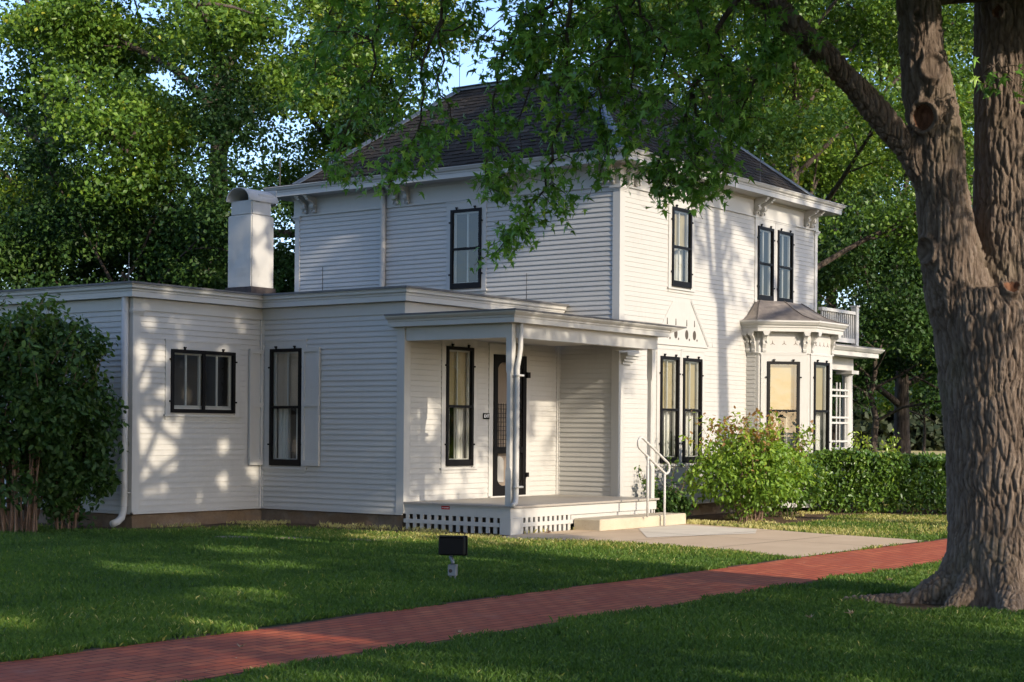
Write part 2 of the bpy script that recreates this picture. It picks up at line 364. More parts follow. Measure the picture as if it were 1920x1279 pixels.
tb = at(1890, 1095, 15.38); sheet_mesh('bare_soil', [(tb[0]+(1.25+.25*math.sin(k*1.7)+(.75 if 8 <= k <= 10 else 0))*math.cos(k*math.pi/12), tb[1]+(1.2+.22*math.cos(k*2.3)+(.55 if 8 <= k <= 10 else 0))*math.sin(k*math.pi/12)) for k in range(24)], 0.006, M['soil'])
for ya_, nm in ((BR1-.02, 0), (BR0-.10, 1)):
    mb = MB(); n = len(xs); vs = [(x, wav(ya_, x+(3 if nm == 0 else 0))-.02*math.sin(x*5), .0045) for x in xs]+[(x, wav(ya_+.12, x+(3 if nm == 0 else 0))+.03*math.sin(x*3.7)*math.sin(x*.8), .0045) for x in xs]
    mb.add(vs, [(i, i+1, n+i+1, n+i) for i in range(n-1)]); tag(mb.build('path_edge_soil', M['soil']), kind='structure')
# bare soil along the foundations
SOIL = [(16.2, 27), (16.35, 20.4), (16.9, 19.3), (19.2, 19.1), (19.3, 17.2), (19.35, 15.2), (19.55, 14.2), (20.2, 14.58), (24.4, 14.58), (24.3, 13.9), (25.6, 13.0), (27.6, 12.9), (28.6, 13.6), (29.8, 13.1), (31.6, 10.2), (33, 10.6), (32.2, 15.6), (26, 16.5), (17, 27.5)]
sheet_mesh('soil_bed', SOIL, 0.004, M['soil'])
sheet_mesh('dry_field', [(70, 14), (230, 40), (230, 170), (70, 60)], 0.012, M['field'])
# worn paving stones half sunk in the lawn edge
edging_spots = [(16.75, 17.25, 0.62, 0.30), (17.2, 16.55, 0.55, 0.28), (17.6, 15.5, 0.6, 0.3), (18.25, 15.62, 0.7, 0.28), (18.9, 15.2, 0.6, 0.30)]
edge_lab = ['flat stone set in the grass near the wing corner, farthest left of the row', 'flat stone in the lawn row, second from the wing corner', 'flat stone in the middle of the lawn row before the wing', 'flat stone in the lawn row, second from the porch lattice', 'flat stone set in the grass just before the porch lattice']
for (x, y, l, w), lab in zip(edging_spots, edge_lab):
    mb = MB(); k = 9; a0 = random.uniform(-0.2, 0.2)
    poly = []
    for i in range(k):
        th = 2*math.pi*i/k; r = random.uniform(0.85, 1.1)
        px_, py_ = math.cos(th)*l*0.5*r, math.sin(th)*w*0.5*r
        a = math.radians(-52)+a0; poly.append((x+px_*math.cos(a)-py_*math.sin(a), y+px_*math.sin(a)+py_*math.cos(a)))
    mb.prism(poly, lambda a, b, wz: (a, b, wz), -0.02, 0.022)
    tag(mb.build('edging_stone', M['flag'], bevel=0.012), lab, 'paving stone', 'stones along the lawn edge')

# ------------------------------------------------------------------ the house
X0, Y0, X2, Y2 = 24.313, 15.5, 32.2, 23.35                # main block
XA, Y1, X1, YB = 19.982, 19.961, 17.14, 16.79             # wing planes
YP, XPR = 14.66, 24.25                                     # porch front plane and right end
WZ0, EAVE, FRZ = 0.26, 6.31, 5.93
house = empty('white_farmhouse', (28.2, 19.4, 0), 'white two-storey clapboard farmhouse with hipped shingle roof and low flat-roofed wing', 'house')
def FA(X): return lambda u, w, z: (X-w, -u, z)             # faces -x, u = -y
def FB(Y): return lambda u, w, z: (u, Y-w, z)              # faces -y, u = x
S2 = math.sqrt(0.5)
def FC(ax, ay): return lambda u, w, z: (ax+u*S2-w*S2, ay-u*S2-w*S2, z)   # 45 degree bay face
def FD(X): return lambda u, w, z: (X+w, u, z)              # faces +x
def intervals(a, b, cuts):
    out = [(a, b)]
    for c, d in cuts:
        nxt = []
        for p, q in out:
            if d <= p or c >= q: nxt.append((p, q)); continue
            if c > p: nxt.append((p, c))
            if d < q: nxt.append((d, q))
        out = nxt
    return out
def siding(mb, F, u0, u1, z0, z1, holes=(), course=0.0878, lap=0.022, gap=.009):
    n = max(1, round((z1-z0)/course)); c = (z1-z0)/n
    for k in range(n):
        za, zb = z0+k*c, z0+(k+1)*c
        for p, q in intervals(u0, u1, [(h[0], h[1]) for h in holes if h[2] < zb-1e-6 and h[3] > za+1e-6]):
            # split long boards with butt joints
            cuts = [p]
            while q-cuts[-1] > 4.2: cuts.append(cuts[-1]+random.uniform(2.0, 3.8))
            cuts.append(q)
            for a, b in zip(cuts[:-1], cuts[1:]):
                g = 0.0012; j0, j1 = random.uniform(-.0018, .0018), random.uniform(-.0018, .0018)
                ba, bb = lap+j0, lap+j1
                zz = za+gap+j1*.6
                V = [F(a+g, ba, zz), F(b-g, bb, zz), F(b-g, bb-.0015, za+.024), F(a+g, ba-.0015, za+.024), F(b-g, .005, zb+.001), F(a+g, .005, zb+.001), F(a+g, 0, zz), F(b-g, 0, zz)]
                mb.add(V, [(0, 1, 2, 3), (3, 2, 4, 5), (6, 7, 1, 0), (6, 0, 3), (6, 3, 5), (7, 2, 1), (7, 4, 2)])
def sheath(mb, F, u0, u1, z0, z1, holes=(), w=0.0):
    us = sorted({u0, u1, *[h[0] for h in holes], *[h[1] for h in holes]}); zs = sorted({z0, z1, *[h[2] for h in holes], *[h[3] for h in holes]})
    us = [u for u in us if u0 <= u <= u1]; zs = [z for z in zs if z0 <= z <= z1]
    for a, b in zip(us[:-1], us[1:]):
        for c, d in zip(zs[:-1], zs[1:]):
            if any(h[0] < (a+b)/2 < h[1] and h[2] < (c+d)/2 < h[3] for h in holes): continue
            mb.quad(F(a, w, c), F(b, w, c), F(b, w, d), F(a, w, d))
def wall(name, F, u0, u1, z0, z1, wins, lap=0.020, gap=.0048):
    holes = [(w[0], w[1], w[2], w[3]) for w in wins]
    inner = [(a+.03, b-.03, c+.03, d-.03) for a, b, c, d in holes]
    mb = MB(); siding(mb, F, u0, u1, z0, z1, holes, lap=lap, gap=gap); sheath(mb, F, u0, u1, z0, z1, inner, 0.0)
    return mb.build(name, M['white'], house)
DARK, LIGHT = 0, 1
def window(F, u0, u1, z0, z1, shade=0.42, shade_mat='shade', curtain=True, split=0.5, casing=True, sill=True, slider=False, muntin=True, cl=0.11, cr=0.11, head=0.13, curtain_top=None):
    wroot = None
    fb = 0.055; mb = MB(); zb = 0.105 if not slider else 0.06
    mb.box(u0, u0+fb, .012, .05, z0, z1, F); mb.box(u1-fb, u1, .012, .05, z0, z1, F)
    mb.box(u0+fb, u1-fb, .014, .048, z1-fb, z1, F); mb.box(u0+fb, u1-fb, .014, .048, z0, z0+zb, F)
    zm = z0+(z1-z0)*split
    if slider:
        um = (u0+u1)/2; mb.box(um-.028, um+.028, .014, .047, z0+zb, z1-fb, F)
    else: mb.box(u0+fb, u1-fb, .014, .047, zm-.022, zm+.022, F)
    for t_ in (0.2, 0.8):                                     # storm hangers
        uu = u0+(u1-u0)*t_; mb.box(uu-.022, uu+.022, .035, .062, z1+.022, z1+.045, F); mb.box(uu-.012, uu+.012, .035, .055, z1-.01, z1+.023, F)
    for zz in (z0+(z1-z0)*.18, z0+(z1-z0)*.84):
        mb.box(u0-.035, u0+.01, .03, .055, zz-.014, zz+.014, F); mb.box(u1-.01, u1+.035, .03, .055, zz-.014, zz+.014, F)
    wroot = mb.build('window', M['black'], house)
    if casing:
        mb = MB(); g = 0.004
        mb.box(u0-cl, u0-g, .0, .026, z0-.03, z1+head, F); mb.box(u1+g, u1+cr, .0, .026, z0-.03, z1+head, F)
        mb.box(u0-g, u1+g, .0, .0255, z1+g, z1+head, F)
        mb.box(u0-cl-.015, u1+cr+.015, .0, .034, z1+head, z1+head+.028, F)
        if sill: mb.box(u0-cl-.03, u1+cr+.03, .0, .05, z0-.062, z0-.031, F); mb.box(u0-cl, u1+cr, .0, .022, z0-.115, z0-.063, F)
        mb.build('casing', M['trim'], wroot)
    mb = MB(); s = .045
    a, b, c, d = u0+.035, u1-.035, z0+.06, z1-.035
    mb.box(a, a+s, -.055, -.02, c, d, F); mb.box(b-s, b, -.055, -.02, c, d, F)
    mb.box(a+s, b-s, -.053, -.022, c, c+.06, F); mb.box(a+s, b-s, -.053, -.022, d-s, d, F)
    if slider:
        mb.box((a+b)/2-.06, (a+b)/2-.015, -.053, -.022, c+.06, d-s, F)
        for q in (.25, .76): mb.box(a+(b-a)*q-.016, a+(b-a)*q+.016, -.05, -.025, c+.06, d-s, F)
    else:
        mb.box(a+s, b-s, -.053, -.022, zm-.02, zm+.02, F)
        if muntin: mb.box((a+b)/2-.014, (a+b)/2+.014, -.05, -.025, c+.06, zm-.02, F); mb.box((a+b)/2-.014, (a+b)/2+.014, -.05, -.025, zm+.02, d-s, F)
    mb.build('sash', M['trim'], wroot)
    mb = MB(); mb.quad(F(u0+.05, .022, z0+.08), F(u1-.05, .022, z0+.08), F(u1-.05, .022, z1-.05), F(u0+.05, .022, z1-.05)); mb.build('pane', M['glass'], wroot)
    if shade:
        zs = z1-(z1-z0)*shade; mb = MB(); mb.box(a, b, -.085, -.079, zs, d+.02, F); mb.box(a, b, -.09, -.074, zs-.02, zs, F)
        mb.build('shade', M[shade_mat], wroot)
    if curtain:                                              # two gathered panels
        mb = MB(); nu = 40; ct = d if curtain_top is None else curtain_top
        for p, q in ((a, a+(b-a)*.42), (b-(b-a)*.36, b)):
            vs = []
            for r, z in enumerate((c, ct)):
                for i in range(nu+1): vs.append(F(p+(q-p)*i/nu, -.16+.034*math.sin(i*1.15+p*7)+.012*math.sin(i*.43+p*3), z))
            mb.add(vs, [(i, i+1, nu+2+i, nu+1+i) for i in range(nu)])
        mb.build('curtain', M['curtain'], wroot, smooth=True)
    mb = MB(); a, b, c, d = u0+.03, u1-.03, z0+.03, z1-.03; D = -.7
    for q in ((F(a, -.001, c), F(a, -.001, d), F(a, D, d), F(a, D, c)), (F(b, -.001, c), F(b, D, c), F(b, D, d), F(b, -.001, d)), (F(a, -.001, d), F(b, -.001, d), F(b, D, d), F(a, D, d)), (F(a, -.001, c), F(a, D, c), F(b, D, c), F(b, -.001, c)), (F(a, D, c), F(a, D, d), F(b, D, d), F(b, D, c))): mb.quad(*q)
    mb.build('room', M['room'], wroot)
    return wroot

# windows per plane
W_A = [(-19.275, -18.545, 4.27, 5.77)]
W_B = [(26.08, 26.79, 4.30, 5.77), (29.46, 30.14, 4.28, 5.77), (30.33, 31.02, 4.28, 5.77), (25.70, 26.37, 1.02, 2.985), (26.52, 27.22, 1.02, 2.98)]
W_P = [(21.03, 21.755, 1.0, 2.98)]
DOOR = (22.33, 23.27, 0.47, 2.90)
W_W = [(17.905, 19.315, 1.842, 2.865)]
W_V = [(-19.735, -19.015, 0.972, 2.948)]
wall('main_wall', FA(X0), -Y2, -Y0, WZ0, FRZ, W_A)
wall('main_wall', FB(Y0), X0, X2, WZ0, FRZ, W_B, lap=0.012, gap=.0032)
wall('main_wall', FD(X2), Y0, Y2, WZ0, FRZ, [])
mb = MB(); sheath(mb, lambda u, w, z: (u, Y2+w, z), X0, X2, WZ0, EAVE); mb.build('main_wall', M['white'], house)
wall('wing_wall', FB(Y1), X1, XA, WZ0, 3.45, W_W, lap=0.014, gap=.0045)
wall('wing_wall', FA(XA), -Y1, -YB, WZ0, 3.45, W_V)
wall('wing_wall', FB(YB), XA, X0, 0.43, 3.45, W_P+[DOOR], lap=0.015, gap=.0055)
wall('wing_wall', FA(X1), -27.5, -Y1, WZ0, 3.45, [])
mb = MB(); mb.box(X1+.02, X0, 27.4, 27.5, WZ0, 3.7); mb.build('wing_wall', M['white'], house)
for i, w in enumerate(W_A): window(FA(X0), *w, shade=0.0, curtain=False)
window(FB(Y0), *W_B[0], shade=0.45)
window(FB(Y0), *W_B[1], shade=0.0, cl=.1, cr=.09, curtain=False); window(FB(Y0), *W_B[2], shade=0.0, cl=.09, cr=.1, curtain=False)
window(FB(Y0), *W_B[3], shade=0.48, cr=.07); window(FB(Y0), *W_B[4], shade=0.47, cl=.07)
window(FB(YB), *W_P[0], shade=0.49)
window(FB(Y1), *W_W[0], shade=0, slider=True, curtain=False)
window(FA(XA), *W_V[0], shade=0.5, shade_mat='doorskin')

# corner boards and pilasters
e = .028; k = .125
for F, ua, ub, za, zb in ((FA(X0), -Y0-k, -Y0+e, .445, FRZ), (FB(Y0), X0, X0+k, .445, FRZ), (FA(X0), -Y2, -Y2+k, 3.8, FRZ), (FB(Y0), X2-k, X2, WZ0, FRZ), (FB(Y1), X1, X1+k, WZ0, 3.45), (FA(X1), -Y1-k, -Y1+e, WZ0, 3.45), (FA(XA), -YB-k, -YB+e, WZ0, 3.45), (FB(YB), XA, XA+k, .445, 3.2)):
    mb = MB(); mb.box(ua, ub, 0, e, za, zb, F); mb.build('corner_board', M['trim'], house)
for ua, ub, w_, za, zb, F in ((XA-.07, XA-.001, .03, WZ0, 3.45, FB(Y1)), (X0-.07, X0-.001, .03, .445, 3.2, FB(YB)), (-Y1+.001, -Y1+.055, .0305, WZ0, 3.45, FA(XA)), (-YB+.001, -YB+.05, .0305, .445, 3.2, FA(X0)), (X0+.125, X0+.15, .02, .445, FRZ, FB(Y0))):
    mb = MB(); mb.box(ua, ub, 0, w_, za, zb, F); mb.build('corner_board', M['trim'], house)
def capital(cx, cy, z, s=.16):
    mb = MB()
    for k, (o, h) in enumerate(((.035, .03), (.05, .025), (.065, .03))):
        zz = z+sum(q[1] for q in ((.035, .03), (.05, .025), (.065, .03))[:k]); mb.box(cx-o, cx+s+o*.4, cy-o, cy+s+o*.4, zz, zz+h)
    return mb.build('pilaster_capital', M['trim'], house)
capital(X0, Y0, FRZ-.085); capital(X1, Y1, 3.37)
for xa, xb, ya, yb2 in ((X2-.16, X2, Y0, Y0+.1), (X0, X0+.1, Y2-.16, Y2)):
    mb = MB()
    for k, (o, h) in enumerate(((.035, .03), (.05, .025), (.065, .03))): mb.box(xa-(o if xa == X0 else 0), xb+(o if xb == X2 else 0), ya-(o if ya == Y0 else 0), yb2+(o if yb2 == Y2 else 0), FRZ-.085+k*.03, FRZ-.085+k*.03+h)
    mb.build('pilaster_capital', M['trim'], house)
# water table and stone foundation
for F, a, b in ((FB(Y0), X0, X2), (FB(Y1), X1-.03, XA), (FA(XA), -Y1, -YB), (FA(X1), -27.5, -Y1+.03)):
    mb = MB(); mb.box(a, b, 0, .03, WZ0-.03, WZ0, F); mb.build('water_table', M['trim'], house)
def rough_block(mb, x0, x1, y0, y1, z0, z1):
    mb.box(x0, x1, y0, y1, z0, z1)
mb = MB()
for x0, x1, y0, y1 in ((X1+.05, XA+.3, Y1+.05, 27.4), (XA+.05, X0+.3, YB+.05, 27.4), (X0+.05, X2-.05, Y0+.05, Y2)):
    rough_block(mb, x0, x1, y0, y1, -.2, WZ0-.03)
fo = mb.build('foundation', M['stone'], house)
bm = bmesh.new(); bm.from_mesh(fo.data); bmesh.ops.subdivide_edges(bm, edges=bm.edges[:], cuts=40, use_grid_fill=True)
for v in bm.verts:
    n_ = vnoise([[v.co.x*3, v.co.y*3, v.co.z*5]])[0]
    if v.co.z < WZ0-.05: v.co.x += (n_-.6)*.07; v.co.y += (n_-.6)*.07
bm.to_mesh(fo.data); bm.free()

# main cornice, frieze, soffit
def cornice_profile(z, o, crown=.075, fr=.0, h=.2): 
    return [(0, z), (o, z), (o, z+h*.44), (o+.012, z+h*.46), (o+.016, z+h*.6), (o+.045, z+h*.7), (o+crown-.012, z+h*.9), (o+crown, z+h*.93), (o+crown, z+h), (0, z+h+.01)]
main_path = [(X0, Y2), (X0, Y0), (X2, Y0), (X2, Y2)]
# travel so that 'right of travel' points outward: clockwise seen from above is X0Y0 -> ... check sign
main_cw = [(X0, Y0), (X0, Y2), (X2, Y2), (X2, Y0)]
mb = MB(); mb.sweep(main_cw[::-1], cornice_profile(EAVE, .40, .075), closed=True); mb.build('cornice', M['trim'], house)
mb = MB(); mb.sweep(main_cw[::-1], [(0, FRZ+.002), (.04, FRZ+.002), (.04, FRZ+.03), (.03, FRZ+.034), (.03, EAVE-.05), (.06, EAVE-.03), (.075, EAVE-.002), (0, EAVE-.002)], closed=True); mb.build('frieze', M['trim'], house)
def scroll_bracket(F, u, z_top, h=.335, d=.32, w=.075, name='bracket'):
    P = [(0, 0), (0, h)]                                      # (out, z from bottom); S curve
    P = [(.03, 0), (.03, h), (d, h), (d, h-.05), (d-.03, h-.055), (d-.035, h-.085), (d-.06, h-.095), (.17, h-.12), (.135, h-.155), (.15, h-.2), (.135, h-.24), (.095, h-.255), (.07, h-.28), (.085, h-.3), (.07, 0.0)]
    mb = MB(); mb.prism(P, lambda a, b, wz: F(u+wz, a, z_top-h+b), -w/2, w/2)
    mb.prism([(d-.015, h-.03), (d-.015, h), (d+.02, h), (d+.02, h-.03)], lambda a, b, wz: F(u+wz, a, z_top-h+b), -w/2-.012, w/2+.012)
    for sgn in (-1, 1):                                       # raised volutes
        for r0, cx, cz in ((.052, .105, h-.2), (.022, .105, h-.2), (.03, .085, .035)):
            ring = [(cx+r0*math.cos(t), cz+r0*math.sin(t)) for t in np.linspace(0, 2*math.pi, 14)[:-1]]
            mb.prism(ring, lambda a, b, wz: F(u+wz, a, z_top-h+b), sgn*(w/2-.002), sgn*(w/2+(.016 if r0 > .04 else .026)))
    return mb.build(name, M['trim'], house)
for y in (23.03, 22.79, 20.62, 20.34, 18.10, 17.83, 15.87, 15.63): scroll_bracket(FA(X0), -y, EAVE-.003)
for x in (24.52, 24.79, 26.9, 27.14, 29.31, 29.57, 31.57, 31.85): scroll_bracket(FB(Y0), x, EAVE-.003)

# hipped shingle roof with metal deck and hips
ro = .42; sh = .40; ZR = 6.535; PITCH = .86; T1 = 2.43
ex0, ex1, ey0, ey1 = X0-.46, X2+.46, Y0-.46, Y2+.46
mb = MB()                                                   # near-flat gutter shelf behind the crown
a0, a1, b0, b1 = ex0+sh, ex1-sh, ey0+sh, ey1-sh
o = [(ex0, ey0, 6.524), (ex1, ey0, 6.524), (ex1, ey1, 6.524), (ex0, ey1, 6.524)]; i_ = [(a0, b0, 6.56), (a1, b0, 6.56), (a1, b1, 6.56), (a0, b1, 6.56)]
mb.add(o+i_, [(k, (k+1) % 4, 4+(k+1) % 4, 4+k) for k in range(4)]); mb.build('gutter_shelf', M['tin'], house)
ZS = 6.55; ZD = ZS+PITCH*T1
d0, d1, e0, e1 = a0+T1, a1-T1, b0+T1, b1-T1
mb = MB(); o = [(a0, b0, ZS), (a1, b0, ZS), (a1, b1, ZS), (a0, b1, ZS)]; i_ = [(d0, e0, ZD), (d1, e0, ZD), (d1, e1, ZD), (d0, e1, ZD)]
mb.add(o+i_, [(k, (k+1) % 4, 4+(k+1) % 4, 4+k) for k in range(4)]+[(4, 5, 6, 7)]); roof = mb.build('roof', M['flash'], house)
def shingles(A, B, inward):
    """A,B eave corners (xy), inward unit xy"""
    A, B, inn = np.array(A), np.array(B), np.array(inward); L = np.linalg.norm(B-A); t = (B-A)/L
    rows = 24; dr = T1/rows; nrm = np.array([-inn[0]*PITCH, -inn[1]*PITCH, 1.0]); nrm /= np.linalg.norm(nrm)
    V, F_, tint = [], [], []
    for r in range(rows):
        s0 = r*dr-.02; s1 = s0+dr*1.45; p = max(s0, 0)+random.uniform(0, .05)
        while p < L-max(s0, 0)-.02:
            w = random.uniform(.09, .2); q = min(p+w, L-max(s0, 0)); jit = random.uniform(-.012, .012); th = random.uniform(.016, .03)
            tn = min(1, max(0, random.gauss(.42, .2)))
            if s1 > T1: s1 = T1
            def pt(u, s, lift):
                u = min(max(u, s), L-s) if s > 0 else u
                xy = A+t*u+inn*s; return np.array([xy[0], xy[1], ZS+s*PITCH])+nrm*lift
            n = len(V)
            V += [pt(p+.004, s0+jit, .004), pt(q-.004, s0+jit, .004), pt(p+.004, s0+jit, .006+th), pt(q-.004, s0+jit, .006+th), pt(p+.004, s1, .010), pt(q-.004, s1, .010)]
            F_ += [(n, n+1, n+3, n+2), (n+2, n+3, n+5, n+4), (n, n+2, n+4, n+4), (n+1, n+5, n+3, n+3)]
            tint += [tn]*6; p = q
    return V, F_, tint
for A, B, inn in (((a0, b1), (a0, b0), (1, 0)), ((a0, b0), (a1, b0), (0, 1)), ((a1, b0), (a1, b1), (-1, 0))):
    V, F_, tn = shingles(A, B, inn)
    me = bpy.data.meshes.new('shingles'); me.from_pydata([tuple(v) for v in V], [], [tuple(dict.fromkeys(f)) for f in F_])
    a_ = me.attributes.new('tint', 'FLOAT', 'POINT'); a_.data.foreach_set('value', np.array(tn, np.float32)); me.materials.append(M['shingle'])
    link_mesh('shingles', me, roof)
for p, q in (((a0, b0), (d0, e0)), ((a1, b0), (d1, e0)), ((a0, b1), (d0, e1)), ((a1, b1), (d1, e1))):
    p3, q3 = np.array([*p, ZS+.02]), np.array([*q, ZD+.03]); dd = q3-p3; side = np.array([-dd[1], dd[0], 0]); side /= np.linalg.norm(side)
    n_ = .145; mb = MB()
    for s_ in (-1, 1): mb.add([p3+[0, 0, .045], q3+[0, 0, .045], q3+side*s_*n_+[0, 0, -.055], p3+side*s_*n_+[0, 0, -.055], p3+[0, 0, .051], q3+[0, 0, .051], q3+side*s_*n_+[0, 0, -.049], p3+side*s_*n_+[0, 0, -.049]], [(0, 1, 2, 3), (4, 5, 6, 7), (0, 4, 7, 3), (3, 7, 6, 2), (1, 2, 6, 5)])
    mb.build('hip_cap', M['metal'], roof)
mb = MB(); mb.box(d0-.05, d1+.05, e0-.05, e1+.05, ZD+.005, ZD+.07); mb.box(d0-.12, d1+.12, e0-.12, e1+.12, ZD+.06, ZD+.075); mb.build('deck_rim', M['metal'], roof)
for x, y, z, h in ((ex0+.12, ey0+.12, 6.52, .62), (29.0, ey0+.15, 6.52, .62), (ex0+.2, ey1-.25, 6.52, .6), (d0, e1, ZD, .8), (ex0+.15, 20.6, 6.52, .5), (17.12, 20.05, 3.85, .5), (19.85, 18.45, 3.85, .42), (23.6, 17.0, 3.9, .5)):
    mb = MB(); mb.tube([(x, y, z), (x, y, z+h)], .0075, 5); mb.build('lightning_rod', M['tin'], roof)

# wing cornice and flat roof
wing_path = [(X1, 27.5), (X1, Y1), (XA, Y1), (XA, YB), (X0-.04, YB)]
mb = MB(); mb.sweep(wing_path, [(0, 3.45), (.03, 3.45), (.03, 3.64), (0, 3.64)]); mb.build('wing_frieze', M['trim'], house)
mb = MB(); mb.sweep(wing_path, cornice_profile(3.645, .15, .06, h=.195)); mb.build('wing_cornice', M['trim'], house)
mb = MB(); oo = .235
mb.prism([(X1-oo, 27.5), (X1-oo, Y1-oo), (XA-oo, Y1-oo), (XA-oo, YB-oo), (X0-.01, YB-oo), (X0-.01, 27.5)], lambda a, b, w: (a, b, w), 3.842, 3.875)
mb.box(X1+.3, X0-.02, Y1+.4, 27.4, 3.876, 3.93); mb.build('wing_roof', M['tin'], house)
mb = MB(); mb.box(XA+.1, X0-.05, YB-.022, YB-.004, 3.38, 3.645); mb.build('painted_shade_board', M['darkbrown'], house)  # dark brown strip paints the shade on the frieze above the porch roof

# chimney on the wing roof
cx0, cx1, cy0, cy1 = 20.24, 20.80, 20.5, 21.1
mb = MB(); mb.box(cx0, cx1, cy0, cy1, 4.06, 5.34); mb.box(cx0+.035, cx1-.035, cy0+.035, cy1-.035, 5.34, 5.60)
ch = mb.build('chimney', M['white'], house)
bm = bmesh.new(); bm.from_mesh(ch.data); bmesh.ops.bevel(bm, geom=bm.edges[:], offset=.02, segments=2, affect='EDGES'); bmesh.ops.subdivide_edges(bm, edges=[e for e in bm.edges if e.calc_length() > .3], cuts=14, use_grid_fill=True)
for v in bm.verts:
    n_ = vnoise([[v.co.x*7, v.co.y*7, v.co.z*5]])[0]-.5; v.co.x += n_*.018; v.co.y += n_*.018
bm.to_mesh(ch.data); bm.free()
mb = MB(); mb.box(cx0-.02, cx1+.02, cy0-.02, cy1+.02, 3.9, 4.075); mb.build('flashing', M['flash'], ch)
mb = MB(); R_ = .288; cyc = (cy0+cy1)/2; nseg = 18; xl, xr = cx0-.05, cx1+.10    # barrel hood, open towards -x
V = []
for i in range(nseg+1):
    th = math.pi*(-.02+1.04*i/nseg)
    for x in (xl, xr):
        for rr in (R_, R_-.02): V.append((x-(0.0 if x == xl else -.02*math.sin(th)), cyc+rr*math.cos(th), 5.60+rr*math.sin(th)*.78))
F_ = []
for i in range(nseg):
    a, b = i*4, (i+1)*4
    F_ += [(a, b, b+2, a+2), (a+1, a+3, b+3, b+1), (a, a+1, b+1, b), (a+2, b+2, b+3, a+3)]
mb.add(V, F_); hood = mb.build('chimney_hood', M['white'], ch, smooth=True)
mb = MB(); mb.box(xr-.03, xr-.012, cyc-.26, cyc+.26, 5.55, 5.83); mb.box(cx0+.2, cx1, cyc-.27, cyc-.25, 5.57, 5.72); mb.build('hood_back', M['white'], ch)

# porch
mb = MB(); FZ = .445
mb.box(XA-.03, XPR+.02, YP-.05, YB-.035, FZ-.03, FZ); porch = mb.build('porch_floor', M['floor'], house)
mb = MB(); nb = 30
mb.box(XA+.0, XA+.03, YP+.0, YB+.02, WZ0-.005, FZ-.031); mb.box(XA+.03, XPR, YP+.0, YP+.03, WZ0-.005, FZ-.031); mb.box(XPR-.03, XPR, YP+.03, Y0, WZ0-.1, FZ-.031)
mb.build('porch_skirt', M['trim'], porch)
mb = MB()                                                    # lattice below the skirt
ya, yb_ = YP+.2, YB-.02
for i in range(13):
    y = yb_-.07-(yb_-ya-.09)*i/12.5; mb.box(XA+.004, XA+.026, y-.033, y+.033, .015+random.uniform(-.01, .01), WZ0-.006)
mb.box(XA-.012, XA+.0035, ya, yb_, .115, .178); mb.build('lattice', M['trim'], porch); mb = MB()
xa_, xb_ = XA+.26, 21.66
for i in range(11):
    x = xa_+(xb_-xa_)*(i+.35)/11; mb.box(x-.036, x+.036, YP+.004, YP+.026, .0, WZ0-.006)
mb.box(xa_, xb_, YP-.012, YP+.0035, .115, .178); mb.build('lattice', M['trim'], porch); mb = MB()
for x in (24.03, 24.12):
    mb = MB(); mb.box(x-.02, x+.02, YP+.004, YP+.02, 0.18, WZ0-.006); mb.build('lattice', M['trim'], porch)
mb = MB(); mb.box(21.67, 23.98, YP+.032, YP+.05, 0.1, WZ0-.006); mb.build('riser_board', M['trim'], porch)
mb = MB(); mb.box(XA-.016, XA+.25, YP-.016, YP+.19, 0, WZ0-.006); mb.build('corner_post_base', M['trim'], porch)
mb = MB(); mb.box(XA+.3, XPR-.1, YP+.25, YB-.05, -.05, .4); mb.build('porch_shade_block', M['room'], porch)  # dark block painted to stand for the shade behind the lattice
BMZ = 3.015
def post(x, y, s=.105):
    mb = MB(); h = s/2
    mb.box(x-h, x+h, y-h, y+h, FZ, .98); mb.box(x-h, x+h, y-h, y+h, 2.52, BMZ)
    c = .022
    ring = lambda z, k: [(x-h+k, y-h, z), (x+h-k, y-h, z), (x+h, y-h+k, z), (x+h, y+h-k, z), (x+h-k, y+h, z), (x-h+k, y+h, z), (x-h, y+h-k, z), (x-h, y-h+k, z)]
    V = []; 
    for z, k in ((.98, .001), (1.04, c), (2.46, c), (2.52, .001)): V += ring(z, k)
    mb.add(V, [(r*8+i, r*8+(i+1) % 8, (r+1)*8+(i+1) % 8, (r+1)*8+i) for r in range(3) for i in range(8)])
    return mb.build('porch_post', M['trim'], house)
post(XA+.056, YP+.056); post(XPR-.1, YP+.065)
mb = MB()                                                    # beam box, ceiling and cornice
bz = 3.235
mb.box(XA, XA+.14, YP, YB-.03, BMZ, bz); mb.box(XA+.14, XPR, YP, YP+.14, BMZ, bz); mb.box(XPR-.14, XPR, YP+.14, Y0-.03, BMZ, bz)
proof = mb.build('porch_beam', M['trim'], house)
mb = MB(); mb.box(XA+.14, XPR-.14, YP+.14, YB-.03, 3.12, 3.14); mb.build('porch_ceiling', M['trim'], proof)
ppath = [(XA, YB+.22), (XA, YP), (XPR, YP), (XPR, Y0)]
mb = MB(); mb.sweep(ppath, cornice_profile(bz, .17, .26, h=.17)[:1]+[(.15, bz), (.15, bz+.075), (.165, bz+.08), (.17, bz+.105), (.205, bz+.125), (.235, bz+.15), (.24, bz+.17), (0, bz+.18)]); mb.build('porch_cornice', M['trim'], proof)
mb = MB(); po = .255
mb.prism([(XA-po, YB+.22), (XA-po, YP-po), (XPR+po+.3, YP-po), (XPR+po+.3, Y0-.03), (X0-.03, Y0-.03), (X0-.03, YB-.26), (XA-.03, YB-.26), (XA-.03, YB+.22)], lambda a, b, w: (a, b, w), 3.408, 3.432)
mb.build('porch_roof', M['tin'], proof)
